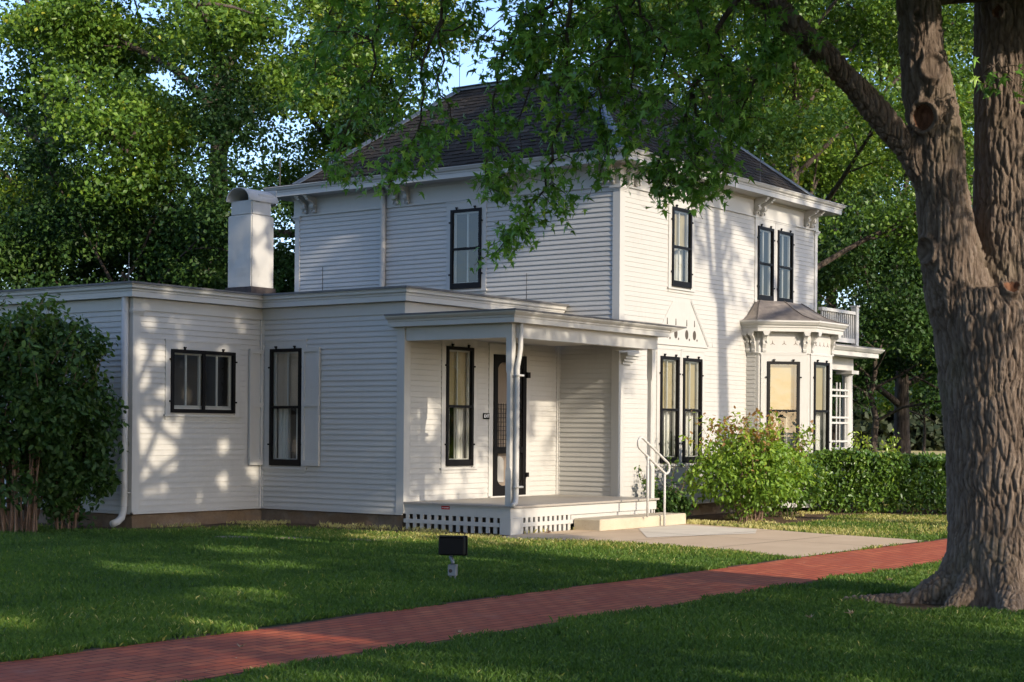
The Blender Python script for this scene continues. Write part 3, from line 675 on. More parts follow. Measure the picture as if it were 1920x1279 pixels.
mb = MB(); mb.add([(XPR+.14, YP-.24, bz+.17), (XPR+.54, YP-.24, bz+.17), (XPR+.14, YP-.15, bz+.06), (XPR+.14, Y0, bz+.17), (XPR+.54, Y0, bz+.17), (XPR+.14, Y0, bz+.06)], [(0, 1, 2), (3, 5, 4), (0, 3, 4, 1), (1, 4, 5, 2), (0, 2, 5, 3)]); mb.build('roof_return', M['trim'], proof)
# wall pilaster with moulded cap beside the porch end
mb = MB()
for k, (o, h) in enumerate(((.03, .05), (.07, .05), (.11, .05), (.15, .06))): mb.box(X0+.06-o*.3, X0+.34+o, Y0-.03-o, Y0-.029, 2.78+k*.05, 2.78+k*.05+h-.002)
mb.build('pilaster_capital', M['trim'], house)

# screen door
F = FB(YB); u0, u1, z0, z1 = DOOR; mb = MB()
mb.box(u0, u0+.10, .012, .05, z0, z1, F); mb.box(u1-.10, u1, .012, .05, z0, z1, F); mb.box(u0+.1, u1-.1, .014, .048, z1-.13, z1, F)
mb.box(u0+.1, u1-.1, .014, .048, 1.20, 1.31, F); mb.box(u0+.1, u1-.1, .014, .048, z0, z0+.17, F)
for s_, uu in ((1, u0+.1), (-1, u1-.1)):                      # fretwork spandrels
    for zc, zs in ((z1-.13, -1), (z0+.17, 1)):
        arc = [(uu, zc)]+[(uu+s_*.17*(1-math.sin(t)), zc+zs*.17*(1-math.cos(t))) for t in np.linspace(0, math.pi/2, 8)]
        mb.prism(arc, lambda a, b, w: F(a, w, b), .018, .04)
mb.box(u1-.03, u1+.06, .05, .09, 2.52, 2.62, F); mb.box(u1-.02, u1+.05, .05, .08, .78, .86, F)
door = mb.build('screen_door', M['black'], house)
mb = MB()
for z in np.arange(1.36, 2.06, .075): mb.box(u0+.1, u1-.1, .03, .036, z, z+.009, F)
for u in np.arange(u0+.14, u1-.1, .07): mb.box(u, u+.008, .029, .035, 1.31, 2.06, F)
mb.build('guard_wire', M['black'], door)
mb = MB(); mb.box(u0+.08, u1-.08, -.12, -.08, z0+.05, z1-.05, F); mb.build('inner_door', M['doorskin'], door)
mb = MB()
for c_ in (u0+.28, u1-.28):
    pts = [(c_-.13, .70), (c_+.13, .70), (c_+.13, 1.05)]+[(c_+.13*math.cos(t), 1.05+.1*math.sin(t)) for t in np.linspace(.2, math.pi-.2, 7)]+[(c_-.13, 1.05)]
    mb.prism(pts, lambda a, b, w: F(a, w, b), -.078, -.05)
mb.build('door_panel', M['curtain'], door)
mb = MB(); mb.quad(F(u0+.1, .02, z0+.17), F(u1-.1, .02, z0+.17), F(u1-.1, .02, z1-.13), F(u0+.1, .02, z1-.13)); mb.build('door_screen', M['screen'], door)
mb = MB(); mb.box(u0-.12, u0-.004, 0, .026, FZ+.02, z1+.15, F); mb.box(u1+.004, u1+.12, 0, .026, FZ+.02, z1+.15, F); mb.box(u0-.004, u1+.004, 0, .0255, z1+.004, z1+.15, F); mb.box(u0-.14, u1+.14, 0, .036, z1+.15, z1+.18, F); mb.box(u0-.12, u1+.12, .027, .07, FZ+.0, FZ+.022, F)
mb.build('door_casing', M['trim'], door)
mb = MB(); F0 = F; mb.box(u0+.02, u1-.02, -.4, -.39, z0, z1, F); mb.build('hall', M['room'], door)

# shutters either side of the wing window
def shutter(F, ua, ub, za, zb):
    mb = MB(); mb.box(ua+.004, ub-.004, .030, .044, za+.004, zb-.004, F)
    r = .055; zm = za+(zb-za)*.52
    for c, d in ((za, za+.09), (zm-.04, zm+.04), (zb-.07, zb)): mb.box(ua, ub, .030, .070, c, d, F)
    for p, q in ((ua, ua+r), (ub-r, ub)):
        for c, d in ((za+.09, zm-.04), (zm+.04, zb-.07)): mb.box(p, q, .0305, .0695, c, d, F)
    return mb.build('shutter', M['trim'], house)
shutter(FB(Y1), 19.635, XA-.035, .975, 2.94); shutter(FA(XA), -18.965, -18.575, .98, 2.955)

# gablet hood with pierced holes above the lower window pair
F = FB(Y0); mb = MB(); ax = 26.46
mb.prism([(25.45, 3.20), (27.47, 3.20), (26.80, 4.02), (26.14, 4.02)], lambda a, b, w: F(a, w, b), .010, .017)
hood2 = mb.build('gable_hood', M['trim'], house)
mb = MB()
for (ua, za), (ub, zb) in (((27.48, 3.22), (26.81, 4.05)),):
    d = np.array([ub-ua, zb-za]); d /= np.linalg.norm(d); nn = np.array([-d[1], d[0]])*(1 if ua < ub else -1)
    for o1, o2, w1, w2 in ((0, .03, .0175, .021), (.03, .05, .0175, .025)):
        mb.prism([(ua+nn[0]*o1, za+nn[1]*o1), (ub+nn[0]*o1, zb+nn[1]*o1), (ub+nn[0]*o2, zb+nn[1]*o2), (ua+nn[0]*o2, za+nn[1]*o2)], lambda a, b, w: F(a, w, b), w1, w2)
mb.box(25.46, 27.46, .018, .036, 3.20, 3.222, F)
mb.build('raking_moulding', M['trim'], hood2)
for cxh in (25.95, 26.26, 26.66, 26.95):
    mb = MB()
    for r, w_ in ((.072, .034),):
        ring = [(cxh+r*.8*math.cos(t), 3.42+r*1.25*math.sin(t)) for t in np.linspace(0, 2*math.pi, 17)[:-1]]
        mb.prism(ring, lambda a, b, w: F(a, w, b), .0175, w_-.012)
    mb.prism([(cxh-.015, 3.58), (cxh+.015, 3.58), (cxh+.008, 3.70), (cxh-.008, 3.70)], lambda a, b, w: F(a, w, b), .0175, .0215)
    mb.prism([(cxh+.1+.02*math.cos(t), 3.33+.025*math.sin(t)) for t in np.linspace(0, 2*math.pi, 7)[:-1]], lambda a, b, w: F(a, w, b), .0175, .0215)
    mb.build('pierced_hole', M['room'], hood2)

# bay window
bx0, by0 = 29.05, 15.22; cl_ = 1.0393; bx1 = bx0+cl_*S2; byf = by0-cl_*S2; bx2 = 30.875; bx3 = bx2+cl_*S2
FBa = FC(bx0, by0); BZ = 3.60; BFR = 3.17
W_BA = (.175, .845, 1.05, 3.01); W_BF = (29.965, 30.66, 1.05, 3.02)
mb = MB()
sheath(mb, FBa, 0, cl_, .1, BZ, [(W_BA[0]+.03, W_BA[1]-.03, W_BA[2]+.03, W_BA[3]-.03)]); sheath(mb, FB(byf), bx1, bx2, .1, BZ, [(W_BF[0]+.03, W_BF[1]-.03, W_BF[2]+.03, W_BF[3]-.03)])
sheath(mb, FA(bx0), -Y0, -by0, .1, BZ); mb.quad((bx2, byf, .1), (bx3, by0, .1), (bx3, by0, BZ), (bx2, byf, BZ)); mb.quad((bx3, by0, .1), (bx3, Y0, .1), (bx3, Y0, BZ), (bx3, by0, BZ))
siding(mb, FA(bx0), -Y0, -by0-.07, .3, BFR, lap=.012)
bay = mb.build('bay_wall', M['white'], house)
window(FBa, *W_BA, shade=.5, cl=.13, cr=.13, sill=False, muntin=False); window(FB(byf), *W_BF, shade=.5, cl=.13, cr=.13, sill=False, muntin=False)
bpath = [(bx0, Y0), (bx0, by0), (bx1, byf), (bx2, byf), (bx3, by0), (bx3, Y0)]
mb = MB(); mb.sweep(bpath, [(0, BFR), (.03, BFR), (.03, BFR+.02), (.018, BFR+.03), (.018, BZ), (0, BZ)]); mb.build('bay_frieze', M['trim'], bay)
mb = MB(); mb.sweep(bpath, [(0, BZ), (.20, BZ), (.20, BZ+.07), (.225, BZ+.085), (.225, BZ+.11), (.26, BZ+.135), (.285, BZ+.17), (.30, BZ+.185), (.30, BZ+.215), (0, BZ+.225)]); mb.build('bay_cornice', M['trim'], bay)
mb = MB(); rings = []
for s_, z in ((.285, BZ+.215), (.22, BZ+.245), (.14, BZ+.34), (.06, BZ+.48), (-.02, BZ+.60), (-.1, BZ+.655)):
    m_ = s_*.414
    rings.append([(bx0-s_, Y0-.03, z), (bx0-s_, by0-m_, z), (bx1-m_, byf-s_, z), (bx2+m_, byf-s_, z), (bx3+s_, by0-m_, z), (bx3+s_, Y0-.03, z)])
V = [p for r in rings for p in r]; F_ = [(r*6+i, r*6+i+1, (r+1)*6+i+1, (r+1)*6+i) for r in range(len(rings)-1) for i in range(5)]+[tuple(range(30, 36))]
# pull the upper rings back towards the wall
V = [(x+(30.33-x)*f, y+(Y0-.05-y)*g, z) for k in range(6) for (x, y, z), f, g in [(rings[k][i], (0, .03, .09, .15, .2, .24)[k], (0, .08, .25, .42, .55, .62)[k]) for i in range(6)]]
mb.add(V, F_); mb.build('bay_roof', M['bayroof'], bay)
mb = MB(); 
for i in (1, 2, 3, 4):
    mb.tube([np.array(V[k*6+i])+np.array([0, -.004, .006]) for k in range(6)], .012, 5)
mb.build('roof_seam', M['bayroof'], bay)
def small_bracket(F, u, z_top):
    h, d = .40, .2; P = [(0.018, 0), (.018, h), (d, h), (d, h-.04), (d-.03, h-.05), (d-.04, h-.09), (d-.07, h-.10), (.09, h-.15), (.07, h-.2), (.085, h-.24), (.06, h-.29), (.045, h-.33), (.06, h-.36), (.05, 0)]
    mb = MB(); mb.prism(P, lambda a, b, w: F(u+w, a, z_top-h+b), -.035, .035)
    for k in range(3): mb.prism([(d-.05+k*.02, h-.075+k*.025), (d-.05+k*.02, h-.05+k*.025), (d-.0+k*.004, h-.05+k*.025), (d-.0+k*.004, h-.075+k*.025)], lambda a, b, w: F(u+w, a, z_top-h+b), -.035-.012*(k+1), .035+.012*(k+1))
    for sg in (-1, 1): mb.prism([(.08+.03*math.cos(t), h-.2+.03*math.sin(t)) for t in np.linspace(0, 2*math.pi, 11)[:-1]], lambda a, b, w: F(u+w, a, z_top-h+b), sg*.034, sg*.046)
    return mb.build('bay_bracket', M['trim'], bay)
for F, us in ((FBa, (.10, cl_-.10)), (FB(byf), (bx1+.09, bx2-.09)), (FA(bx0), (-by0-.09, -Y0+.06))):
    for u in us: small_bracket(F, u, BZ-.003)
mb = MB()                                                    # little carved stars on the frieze
for F, us in ((FBa, (.28, .52, .76)), (FB(byf), (bx1+.28, bx1+.46, bx1+.64, bx1+.82))):
    for u in us:
        for k in range(3):
            t = math.radians(90+120*k); d = np.array([math.cos(t), math.sin(t)]); n_ = np.array([-d[1], d[0]])*.007
            c = np.array([u, BFR+.20]); e = c+d*.055
            mb.prism([tuple(c-n_), tuple(e-n_*.4), tuple(e+n_*.4), tuple(c+n_)], lambda a, b, w: F(a, w, b), .0185, .022)
mb.build('carved_star', M['darkbrown'], bay)

# side porch beyond the bay (front porch of the house)
qx, qy = 34.15, 15.62
mb = MB(); mb.box(X2, qx+.25, qy-.1, Y2-.4, .25, .45); fp = mb.build('front_porch_floor', M['floor'], house)
mb = MB(); mb.box(X2, qx+.12, qy-.06, qy+.1, 3.0, 3.29); mb.box(qx-.06, qx+.12, qy+.1, Y2-.4, 3.0, 3.29); mb.build('front_porch_beam', M['trim'], fp)
mb = MB(); mb.sweep([(X2+.01, qy-.06), (qx+.12, qy-.06), (qx+.12, Y2-.4)], [(0, 3.29), (.42, 3.29), (.42, 3.385), (.46, 3.40), (.52, 3.46), (.53, 3.485), (0, 3.5)]); mb.build('front_porch_cornice', M['trim'], fp)
mb = MB(); mb.box(X2, qx+.6, qy-.55, Y2, 3.488, 3.515); mb.build('front_porch_roof', M['tin'], fp)
for y in (qy+.03, qy+2.4):
    mb = MB(); zs = (.45, .50, .56, 1.6, 2.8, 2.86, 2.92); rs = (.155, .155, .13, .13, .112, .112, .14)
    mb.tube([(qx, y, z) for z in zs], rs, 20); mb.box(qx-.19, qx+.19, y-.19, y+.19, 2.92, 3.0); mb.build('column', M['trim'], fp, smooth=False)
mb = MB()
for x in (32.55, 32.72, 33.02, 33.19, 33.5, 33.67, 33.95): mb.box(x-.018, x+.018, qy-.02, qy+.0, .5, 2.72)
for z in (.72, .86, 1.25, 1.41, 1.82, 1.94, 2.42, 2.55): mb.box(32.3, qx+.0, qy-.045, qy-.021, z-.022, z+.022)
mb.build('trellis', M['trim'], fp)
yq = 15.42; bal = None; xr_ = 34.02
mb = MB(); mb.box(X2+.05, xr_-.06, yq-.05, yq+.05, 4.24, 4.31); bal = mb.build('balustrade', M['trim'], fp)
mb = MB(); mb.box(X2+.05, xr_-.06, yq-.03, yq+.03, 3.60, 3.70); mb.build('bottom_rail', M['trim'], bal)
mb = MB(); mb.box(xr_-.06, xr_+.07, yq-.065, yq+.065, 3.515, 4.42); mb.box(xr_-.08, xr_+.09, yq-.085, yq+.085, 4.42, 4.45); mb.build('newel_post', M['trim'], bal)
for x in np.arange(X2+.12, xr_-.1, .105):
    mb = MB(); mb.box(x-.018, x+.018, yq-.018, yq+.018, 3.70, 4.24); mb.build('baluster', M['trim'], bal)

# downspouts
mb = MB(); mb.tube([(X0-.16, 20.93, 6.3), (X0-.075, 20.93, 6.12), (X0-.07, 20.95, 4.2), (X0-.09, 20.96, 4.12), (X0-.25, 21.05, 4.03), (X0-1.1, 21.9, 3.95), (X0-1.9, 22.6, 3.92)], .055, 10)
mb.tube([(X0-.09, 20.96, 4.16), (X0-.10, 20.7, 4.06), (X0-.12, 20.45, 4.02)], .035, 8)
mb.build('downspout', M['trim'], house, smooth=True)
mb = MB(); dx, dy = X1-.085, Y1+.09
mb.tube([(dx, dy, 3.66), (dx, dy, .42), (dx-.01, dy, .28), (dx-.06, dy-.02, .18), (dx-.16, dy-.04, .12), (dx-.27, dy-.05, .09)], .057, 12)
for z in (.52, .36): mb.tube([(dx, dy, z), (dx, dy, z+.015)], .061, 12)
mb.box(dx, dx+.14, dy-.09, dy-.07, .56, .58); mb.build('downspout', M['trim'], house, smooth=True)
mb = MB(); px_, py_ = XA+.105, YP-.055
mb.tube([(px_+.02, py_-.02, 3.26), (px_+.02, py_-.02, 2.86), (px_+.015, py_-.005, 2.74), (px_-.03, py_+.0, 2.55), (px_-.035, py_, .66), (px_-.04, py_, .56), (px_-.08, py_-.015, .49), (px_-.17, py_-.03, .45)], .038, 12)
for z in (2.42, .72): mb.box(px_-.09, px_+.08, py_-.05, py_+.02, z, z+.03)
mb.build('downspout', M['trim'], house, smooth=True)
# ------------------------------------------------------------------ foliage tools
def leaf_shape(kind):
    if kind == 'diamond':                                     # folded pointed leaf, 2 tris + 2
        v = np.array([(0, 0, 0), (-.32, .42, .07), (0, .48, -.03), (.32, .42, .07), (0, 1, -.05)]); f = [(0, 2, 1), (0, 3, 2), (1, 2, 4), (2, 3, 4)]
    elif kind == 'maple':
        pts = [(0, 0), (.10, .12), (.44, .0), (.21, .24), (.62, .52), (.19, .40), (.15, .62), (0, 1.10), (-.15, .62), (-.19, .40), (-.62, .52), (-.21, .24), (-.44, .0), (-.10, .12)]
        v = np.array([(x, y, -.30*abs(x)-.22*max(0, y-.4)) for x, y in pts]+[(0, .32, .03)]); n = len(pts)
        f = [(i, (i+1) % n, n) for i in range(n)]
    elif kind == 'oval':
        v = np.array([(0, 0, 0), (-.22, .25, .05), (-.24, .6, .05), (0, 1, -.06), (.24, .6, .05), (.22, .25, .05), (0, .45, -.02)]); f = [(0, 6, 1), (1, 6, 2), (2, 6, 3), (3, 6, 4), (4, 6, 5), (5, 6, 0)]
    elif kind == 'tuft':
        v = np.array([(-.5, 0, 0), (.5, .1, .1), (.3, 1, 0), (-.35, .85, .12)]); f = [(0, 1, 2), (0, 2, 3)]
    return v, np.array(f)
def leaves(C, size, kind, tint, up=0.55, droop=0.0, rng=RNG, out=None):
    """arrays for leaves at centres C; up = how far the blades lie flat; droop = tips hang down"""
    n = len(C); v, f = leaf_shape(kind)
    size = np.asarray(size)*np.ones(n)
    nz = rng.normal(size=(n, 3)); nz /= np.linalg.norm(nz, axis=1)[:, None]
    nz = nz*(1-up)+np.array([0, 0, 1.0])*up
    if out is not None: nz = nz+out
    nz /= np.linalg.norm(nz, axis=1)[:, None]+1e-9
    d = rng.normal(size=(n, 3)); d[:, 2] -= droop*2.0
    d -= nz*np.sum(d*nz, axis=1)[:, None]; d /= np.linalg.norm(d, axis=1)[:, None]+1e-9
    s = np.cross(d, nz)
    V = C[:, None, :]+size[:, None, None]*(s[:, None, :]*v[None, :, 0, None]+d[:, None, :]*v[None, :, 1, None]+nz[:, None, :]*v[None, :, 2, None])
    F_ = (np.arange(n)*len(v))[:, None, None]+f[None]
    return V.reshape(-1, 3), F_.reshape(-1, 3), np.repeat(tint, len(v))
def clump(c, r, n, rng=RNG, flat=0.65):
    p = rng.normal(size=(n, 3)); p /= np.linalg.norm(p, axis=1)[:, None]; p *= (rng.random(n)**0.45)[:, None]*r
    p[:, 2] *= flat
    return p+np.asarray(c)
HOLES = []                                                    # gaps cut into the crowns to put sun flecks on chosen points
def wallpt(px, py, axis, val):
    o = np.array([0, 0, CAMH]); d = at(px, py, 1)-o; t = (val-o[axis])/d[axis]; return o+t*d
for px, py, r in ((358, 590, 13), (330, 612, 13), (278, 595, 15), (270, 660, 17), (300, 660, 13), (415, 650, 15), (340, 650, 11), (285, 750, 21), (258, 710, 21), (300, 740, 15), (345, 795, 15), (312, 810, 15), (285, 840, 27), (315, 860, 23), (270, 880, 25), (300, 905, 19), (360, 935, 21), (355, 955, 21), (418, 900, 11), (375, 545, 15), (300, 545, 12), (420, 840, 12), (258, 800, 17), (262, 930, 15), (475, 880, 11), (450, 610, 10), (395, 700, 9)): HOLES.append((wallpt(px, py, 1, 19.96), r/122))
for px, py, r in ((485, 415, 14), (483, 465, 15), (492, 505, 12), (505, 490, 11), (497, 530, 14), (480, 520, 13)): HOLES.append((wallpt(px, py, 1, 20.5), r/112))
for px, py in ((1130, 400), (1100, 430), (1135, 450), (1070, 460), (1100, 490), (1135, 510), (1040, 500), (1062, 535), (1092, 560), (1020, 550), (980, 540), (1130, 565), (990, 580), (1000, 520), (950, 560), (930, 585), (1150, 410), (1150, 480)): HOLES.append((wallpt(px, py, 0, X0), .30))
for px, py in ((1200, 470), (1225, 520), (1195, 560), (1240, 590), (1225, 630), (1275, 590), (1370, 440), (1350, 490), (1385, 520), (1345, 400), (1395, 470), (1240, 430), (1345, 450), (1195, 610), (1200, 400)): HOLES.append((wallpt(px, py, 1, Y0), .28))
for px, py, r in ((800, 800, 16), (850, 900, 22), (890, 905, 22), (1000, 850, 26), (1015, 800, 18), (1010, 905, 28), (800, 770, 14), (870, 860, 14)): HOLES.append((wallpt(px, py, 1, YB), r/120))
for gx, gy, r in ((11.0, 11.2, .35), (10.2, 10.9, .3), (12.4, 14.2, .4), (9.3, 9.6, .35), (9.6, 8.9, .3), (13.6, 13.5, .3), (8.2, 11.5, .35), (17.0, 16.9, .35), (18.0, 15.4, .35), (19.0, 14.9, .3), (15.0, 15.6, .35), (18.9, 16.2, .3)): HOLES.append((np.array([gx, gy, 0.0]), r))
for px, py, r in [(1912, y, .24) for y in range(700, 1120, 55)]+[(1880, 1040, .16), (1875, 900, .12)]+[(1745, 190, .13), (1762, 285, .10), (1895, 330, .17), (1900, 425, .14), (1776, 500, .10), (1905, 235, .13), (1755, 60, .10), (1740, 115, .08), (1880, 480, .15), (1790, 590, .10)]: HOLES.append((at(px, py, 15.0), r))
for gx, gy in ((17.2, 9.8), (17.8, 10.6), (18.6, 11.4), (18.9, 12.4), (18.2, 12.0), (18.8, 13.4), (17.6, 11.6), (16.9, 9.0), (17.6, 8.4), (18.6, 8.6), (19.8, 8.2)): HOLES.append((np.array([gx, gy, 0.0]), .42))
def prune(C, extra=.09):
    keep = np.ones(len(C), bool)
    for p, r in HOLES:
        rel = C-p; t = rel@SUN; d2 = np.sum(rel*rel, axis=1)-t*t; keep &= ~((t > .5) & (d2 < (r+extra)**2))
    return C[keep], keep
HP = np.array([h[0] for h in HOLES]); HR = np.array([h[1] for h in HOLES])
def nblock(pts, extra=.09):
    pts = np.asarray(pts); rel = pts[:, None, :]-HP[None]; t = rel@SUN; d = np.sqrt(np.maximum(0, np.sum(rel*rel, axis=2)-t*t)); return int(((t > .5) & (d < HR[None]+extra)).sum())
def arc(p0, direction, length, n=7, lift=0.25, sag=0.0, wob=0.08, rng=RNG):
    p = np.array(p0, float); d = np.array(direction, float); d /= np.linalg.norm(d); pts = [p.copy()]
    for i in range(n):
        d = d+np.array([0, 0, lift/n-sag*(i/n)*2/n])+rng.normal(size=3)*wob; d /= np.linalg.norm(d)
        p = p+d*length/n; pts.append(p.copy())
    return pts
def tree(name, base, H, z0, spread, label, cat='tree', nl=45000, ls=0.13, mat='treeleaf', trunk_r=0.3, seed=1, group=None, kind='diamond', lean=(0, 0), nlimb=9, clump_r=1.15, per=230, tintshift=0.0, droop=.25, dens=1.0, trunk_top=.8, thin=.60, flat=.42):
    rng = np.random.default_rng(seed); base = np.array(base, float)
    if name in ('background_tree', 'understory_tree'): ls *= .80; nl = int(nl*1.38)
    root = empty(name, tuple(base), label, cat, group)
    mb = MB(); tp = []
    for i in range(9):
        t = i/8; tp.append(base+np.array([lean[0]*t*H+rng.normal()*.1*t, lean[1]*t*H+rng.normal()*.1*t, -.2+t*H*trunk_top]))
    mb.tube(tp, [trunk_r*(1-.8*i/8)*(1.35 if i == 0 else 1) for i in range(9)], 10)
    tips = []
    for k in range(nlimb):
        t = (z0*.8+(H*trunk_top-z0*.8)*(k+.3)/nlimb)/(H*trunk_top); t = min(max(t, 0.08), .97)
        j = t*8; i = int(j); q = tp[i]+(tp[min(i+1, 8)]-tp[i])*(j-i)
        th = k*2.399+seed; shape = math.sin(math.pi*min(1, .25+.75*(1-t)*1.05)); L = spread*(.5+.55*shape)*rng.uniform(.8, 1.15)
        el = .25+.7*t
        pts = arc(q, (math.cos(th)*math.cos(el), math.sin(th)*math.cos(el), math.sin(el)), L, 8, .1, .55, .1, rng)
        r0 = trunk_r*.42*(1.1-t*.6)
        mb.tube(pts, [r0*(1-.85*i/8) for i in range(9)], 7, cap=False)
        for s in range(6):
            w = rng.uniform(.3, 1.0); jj = w*8; ii = min(int(jj), 7); q2 = pts[ii]+(pts[ii+1]-pts[ii])*(jj-ii)
            dirn = (pts[ii+1]-pts[ii]); dirn /= np.linalg.norm(dirn); dirn = dirn+rng.normal(size=3)*np.array([.8, .8, .45])
            L2 = spread*rng.uniform(.2, .42); p2 = arc(q2, dirn, L2, 5, .15, .5, .13, rng)
            mb.tube(p2, [r0*.38*(1-.8*i/5) for i in range(6)], 5, cap=False)
            tips += [p2[2], p2[4], p2[5]]
        tips += [pts[5], pts[6]+rng.normal(size=3)*.3]
        tips.append(pts[8])
    mb.build('trunk', M['bark'], root, smooth=True)
    tips = np.array(tips); tips = tips[tips[:, 2] > z0]; tips = tips[rng.random(len(tips)) < thin]
    per_ = max(20, int(nl/len(tips))); Cs, tn = [], []
    for p in tips:
        r = clump_r*rng.uniform(.6, 1.45); n = int(per_*(r/clump_r)**2*dens); c_ = clump((0, 0, 0), r, n, rng, flat); tilt = (p-base)*np.array([1, 1, 0]); tilt = tilt/(np.linalg.norm(tilt)+1e-6)*rng.uniform(.1, .55); c_[:, 2] -= c_@tilt; Cs.append(c_+p); tn.append(np.clip(rng.normal(.45+tintshift, .16)+rng.normal(0, .17, n), 0, 1))
    C = np.concatenate(Cs); tn = np.concatenate(tn)
    if name in ('shade_tree', 'tall_elm'): C, kp = prune(C, .07); tn = tn[kp]
    V, F_, T_ = leaves(C, ls*rng.uniform(.65, 1.3, len(C)), kind, tn, .42, droop, rng)
    np_mesh('crown', V, F_, M[mat], T_, parent=root)
    return root

# ------------------------------------------------------------------ the big twin-stemmed maple
TB = np.array([15.12, 5.5, 0.0])
def tpt(px, py, d=15.4): return at(px, py, d)
maple = empty('maple_tree', tuple(TB), 'huge old maple with furrowed bark and two stems, beside the brick path', 'tree')
mb = MB()
cl = [(1893, 1150, 15.35, .62), (1890, 1090, 15.38, .585), (1888, 1000, 15.4, .545), (1884, 900, 15.4, .53), (1876, 800, 15.4, .525), (1866, 700, 15.4, .535), (1856, 600, 15.4, .53), (1850, 540, 15.4, .47)]
mb.tube([tpt(a, b, d) for a, b, d, r in cl], [r for *_, r in cl], 24)
l1 = [(1835, 660, 15.4, .36), (1800, 560, 15.35, .32), (1776, 450, 15.3, .275), (1762, 330, 15.25, .24), (1745, 210, 15.2, .24), (1730, 100, 15.2, .215), (1720, 0, 15.2, .205), (1708, -160, 15.2, .2), (1690, -420, 15.2, .16), (1680, -700, 15.2, .1)]
mb.tube([tpt(a, b, d) for a, b, d, r in l1], [r for *_, r in l1], 20)
l2 = [(1885, 680, 15.45, .38), (1888, 560, 15.5, .36), (1888, 430, 15.5, .335), (1890, 300, 15.5, .33), (1893, 150, 15.5, .325), (1896, 0, 15.55, .32), (1905, -160, 15.6, .28), (1930, -420, 15.7, .22), (1950, -700, 15.8, .14)]
mb.tube([tpt(a, b, d) for a, b, d, r in l2], [r for *_, r in l2], 20)
limb = [(1752, 360, 15.25, .15), (1705, 285, 15.2, .145), (1655, 222, 15.1, .135), (1600, 158, 15.0, .125), (1535, 95, 14.9, .115), (1478, 40, 14.8, .12), (1400, -40, 14.8, .105), (1290, -120, 14.9, .09), (1120, -190, 15.0, .07), (900, -230, 15.2, .05), (700, -210, 15.6, .035)]
LIMB = [tpt(a, b, d) for a, b, d, r in limb]
mb.tube(LIMB, [r for *_, r in limb], 16)
for ang, L, r in ((128, .75, .17), (160, .6, .12), (200, .5, .15), (250, .6, .15), (300, .6, .15), (10, .6, .13), (60, .5, .15), (95, .4, .14)):   # root flare
    a = math.radians(ang); d = np.array([math.cos(a), math.sin(a), 0]); q = tpt(1890, 1095, 15.38); q[2] = 0
    mb.tube([q+np.array([0, 0, .85]), q+d*.36+np.array([0, 0, .45]), q+d*.56+np.array([0, 0, .14]), q+d*(.62+L*.3)+np.array([0, 0, .0]), q+d*(.62+L*.7)+np.array([0, 0, -.12])], [r*1.3, r*1.35, r*1.05, r*.7, r*.5], 12)
d = np.array([-.62, .78, 0]); q = tpt(1890, 1095, 15.38); q[2] = 0
mb.tube([q+d*.5+np.array([0, 0, .15]), q+d*.95+np.array([0, 0, .02]), q+d*1.6+np.array([.1, -.05, .0]), q+d*2.3+np.array([.1, -.25, -.07])], [.24, .10, .07, .04], 10)
raw = mb.build('trunk', M['bark'])
md = raw.modifiers.new('r', 'REMESH'); md.mode = 'VOXEL'; md.voxel_size = 0.0105; md.use_smooth_shade = True
ms = raw.modifiers.new('s', 'SMOOTH'); ms.factor = .6; ms.iterations = 30
dg = bpy.context.evaluated_depsgraph_get(); ev = raw.evaluated_get(dg)
tm = bpy.data.meshes.new_from_object(ev)
n = len(tm.vertices); V = np.zeros(n*3, np.float32); N = np.zeros(n*3, np.float32)
tm.vertices.foreach_get('co', V); tm.vertices.foreach_get('normal', N); V = V.reshape(-1, 3).astype(float); N = N.reshape(-1, 3).astype(float)
def ridged(P, sx, sz):
    q = P*np.array([sx, sx, sz]); w = vnoise(q*.5+7.3)*1.6; q = q+w[:, None]
    return np.abs(vnoise(q)-.5)*2
def voro(P):
    I = np.floor(P).astype(np.int64); f1 = np.full(len(P), 9.0); f2 = np.full(len(P), 9.0); idv = np.zeros(len(P))
    for a in (-1, 0, 1):
        for b in (-1, 0, 1):
            for c in (-1, 0, 1):
                i, j, k = I[:, 0]+a, I[:, 1]+b, I[:, 2]+c
                h = hash3(i, j, k); q = np.stack([i+.1+.8*hash3(i+57, j, k), j+.1+.8*hash3(i, j+91, k), k+.1+.8*hash3(i, j, k+33)], 1)
                d = np.linalg.norm(P-q, axis=1); n1 = d < f1; f2 = np.where(n1, f1, np.minimum(f2, d)); idv = np.where(n1, h, idv); f1 = np.where(n1, d, f1)
    return f2-f1, idv
q_ = V+.05*np.stack([vnoise(V*5.1), vnoise(V*5.1+9), vnoise(V*5.1+17)*2], 1)
e1, i1 = voro(q_*np.array([17, 17, 2.6])); e2, i2 = voro(q_*np.array([33, 33, 8.0])+5)
b1 = np.clip(e1/.30, 0, 1)**.8; b2 = np.clip(e2/.30, 0, 1); b3 = vnoise(V*np.array([52, 52, 30])); big = vnoise(V*2.3)-.5; plate = i1
disp = .017*b1+.008*b2*(.4+.6*b1)+.006*b3+.007*plate*b1+.005*i2*b2+.05*big-.030
btint = np.clip(.38*b1+.20*b2+.30*(b3-.3)+.30*(plate-.4)+.20*(i2-.5)+.12, 0, 1)
low = np.clip(1-V[:, 2]/.5, 0, 1); disp *= (1-.15*low)
def knot(c, r, depth, rim):
    global disp
    c = np.array(c); d = np.linalg.norm((V-c)*np.array([1, 1, .82]), axis=1)/r
    disp = disp*np.clip(np.abs(d-.3)/1.0, .25, 1)+rim*np.exp(-((d-1.0)/.22)**2)-depth*np.exp(-(d/.68)**4)
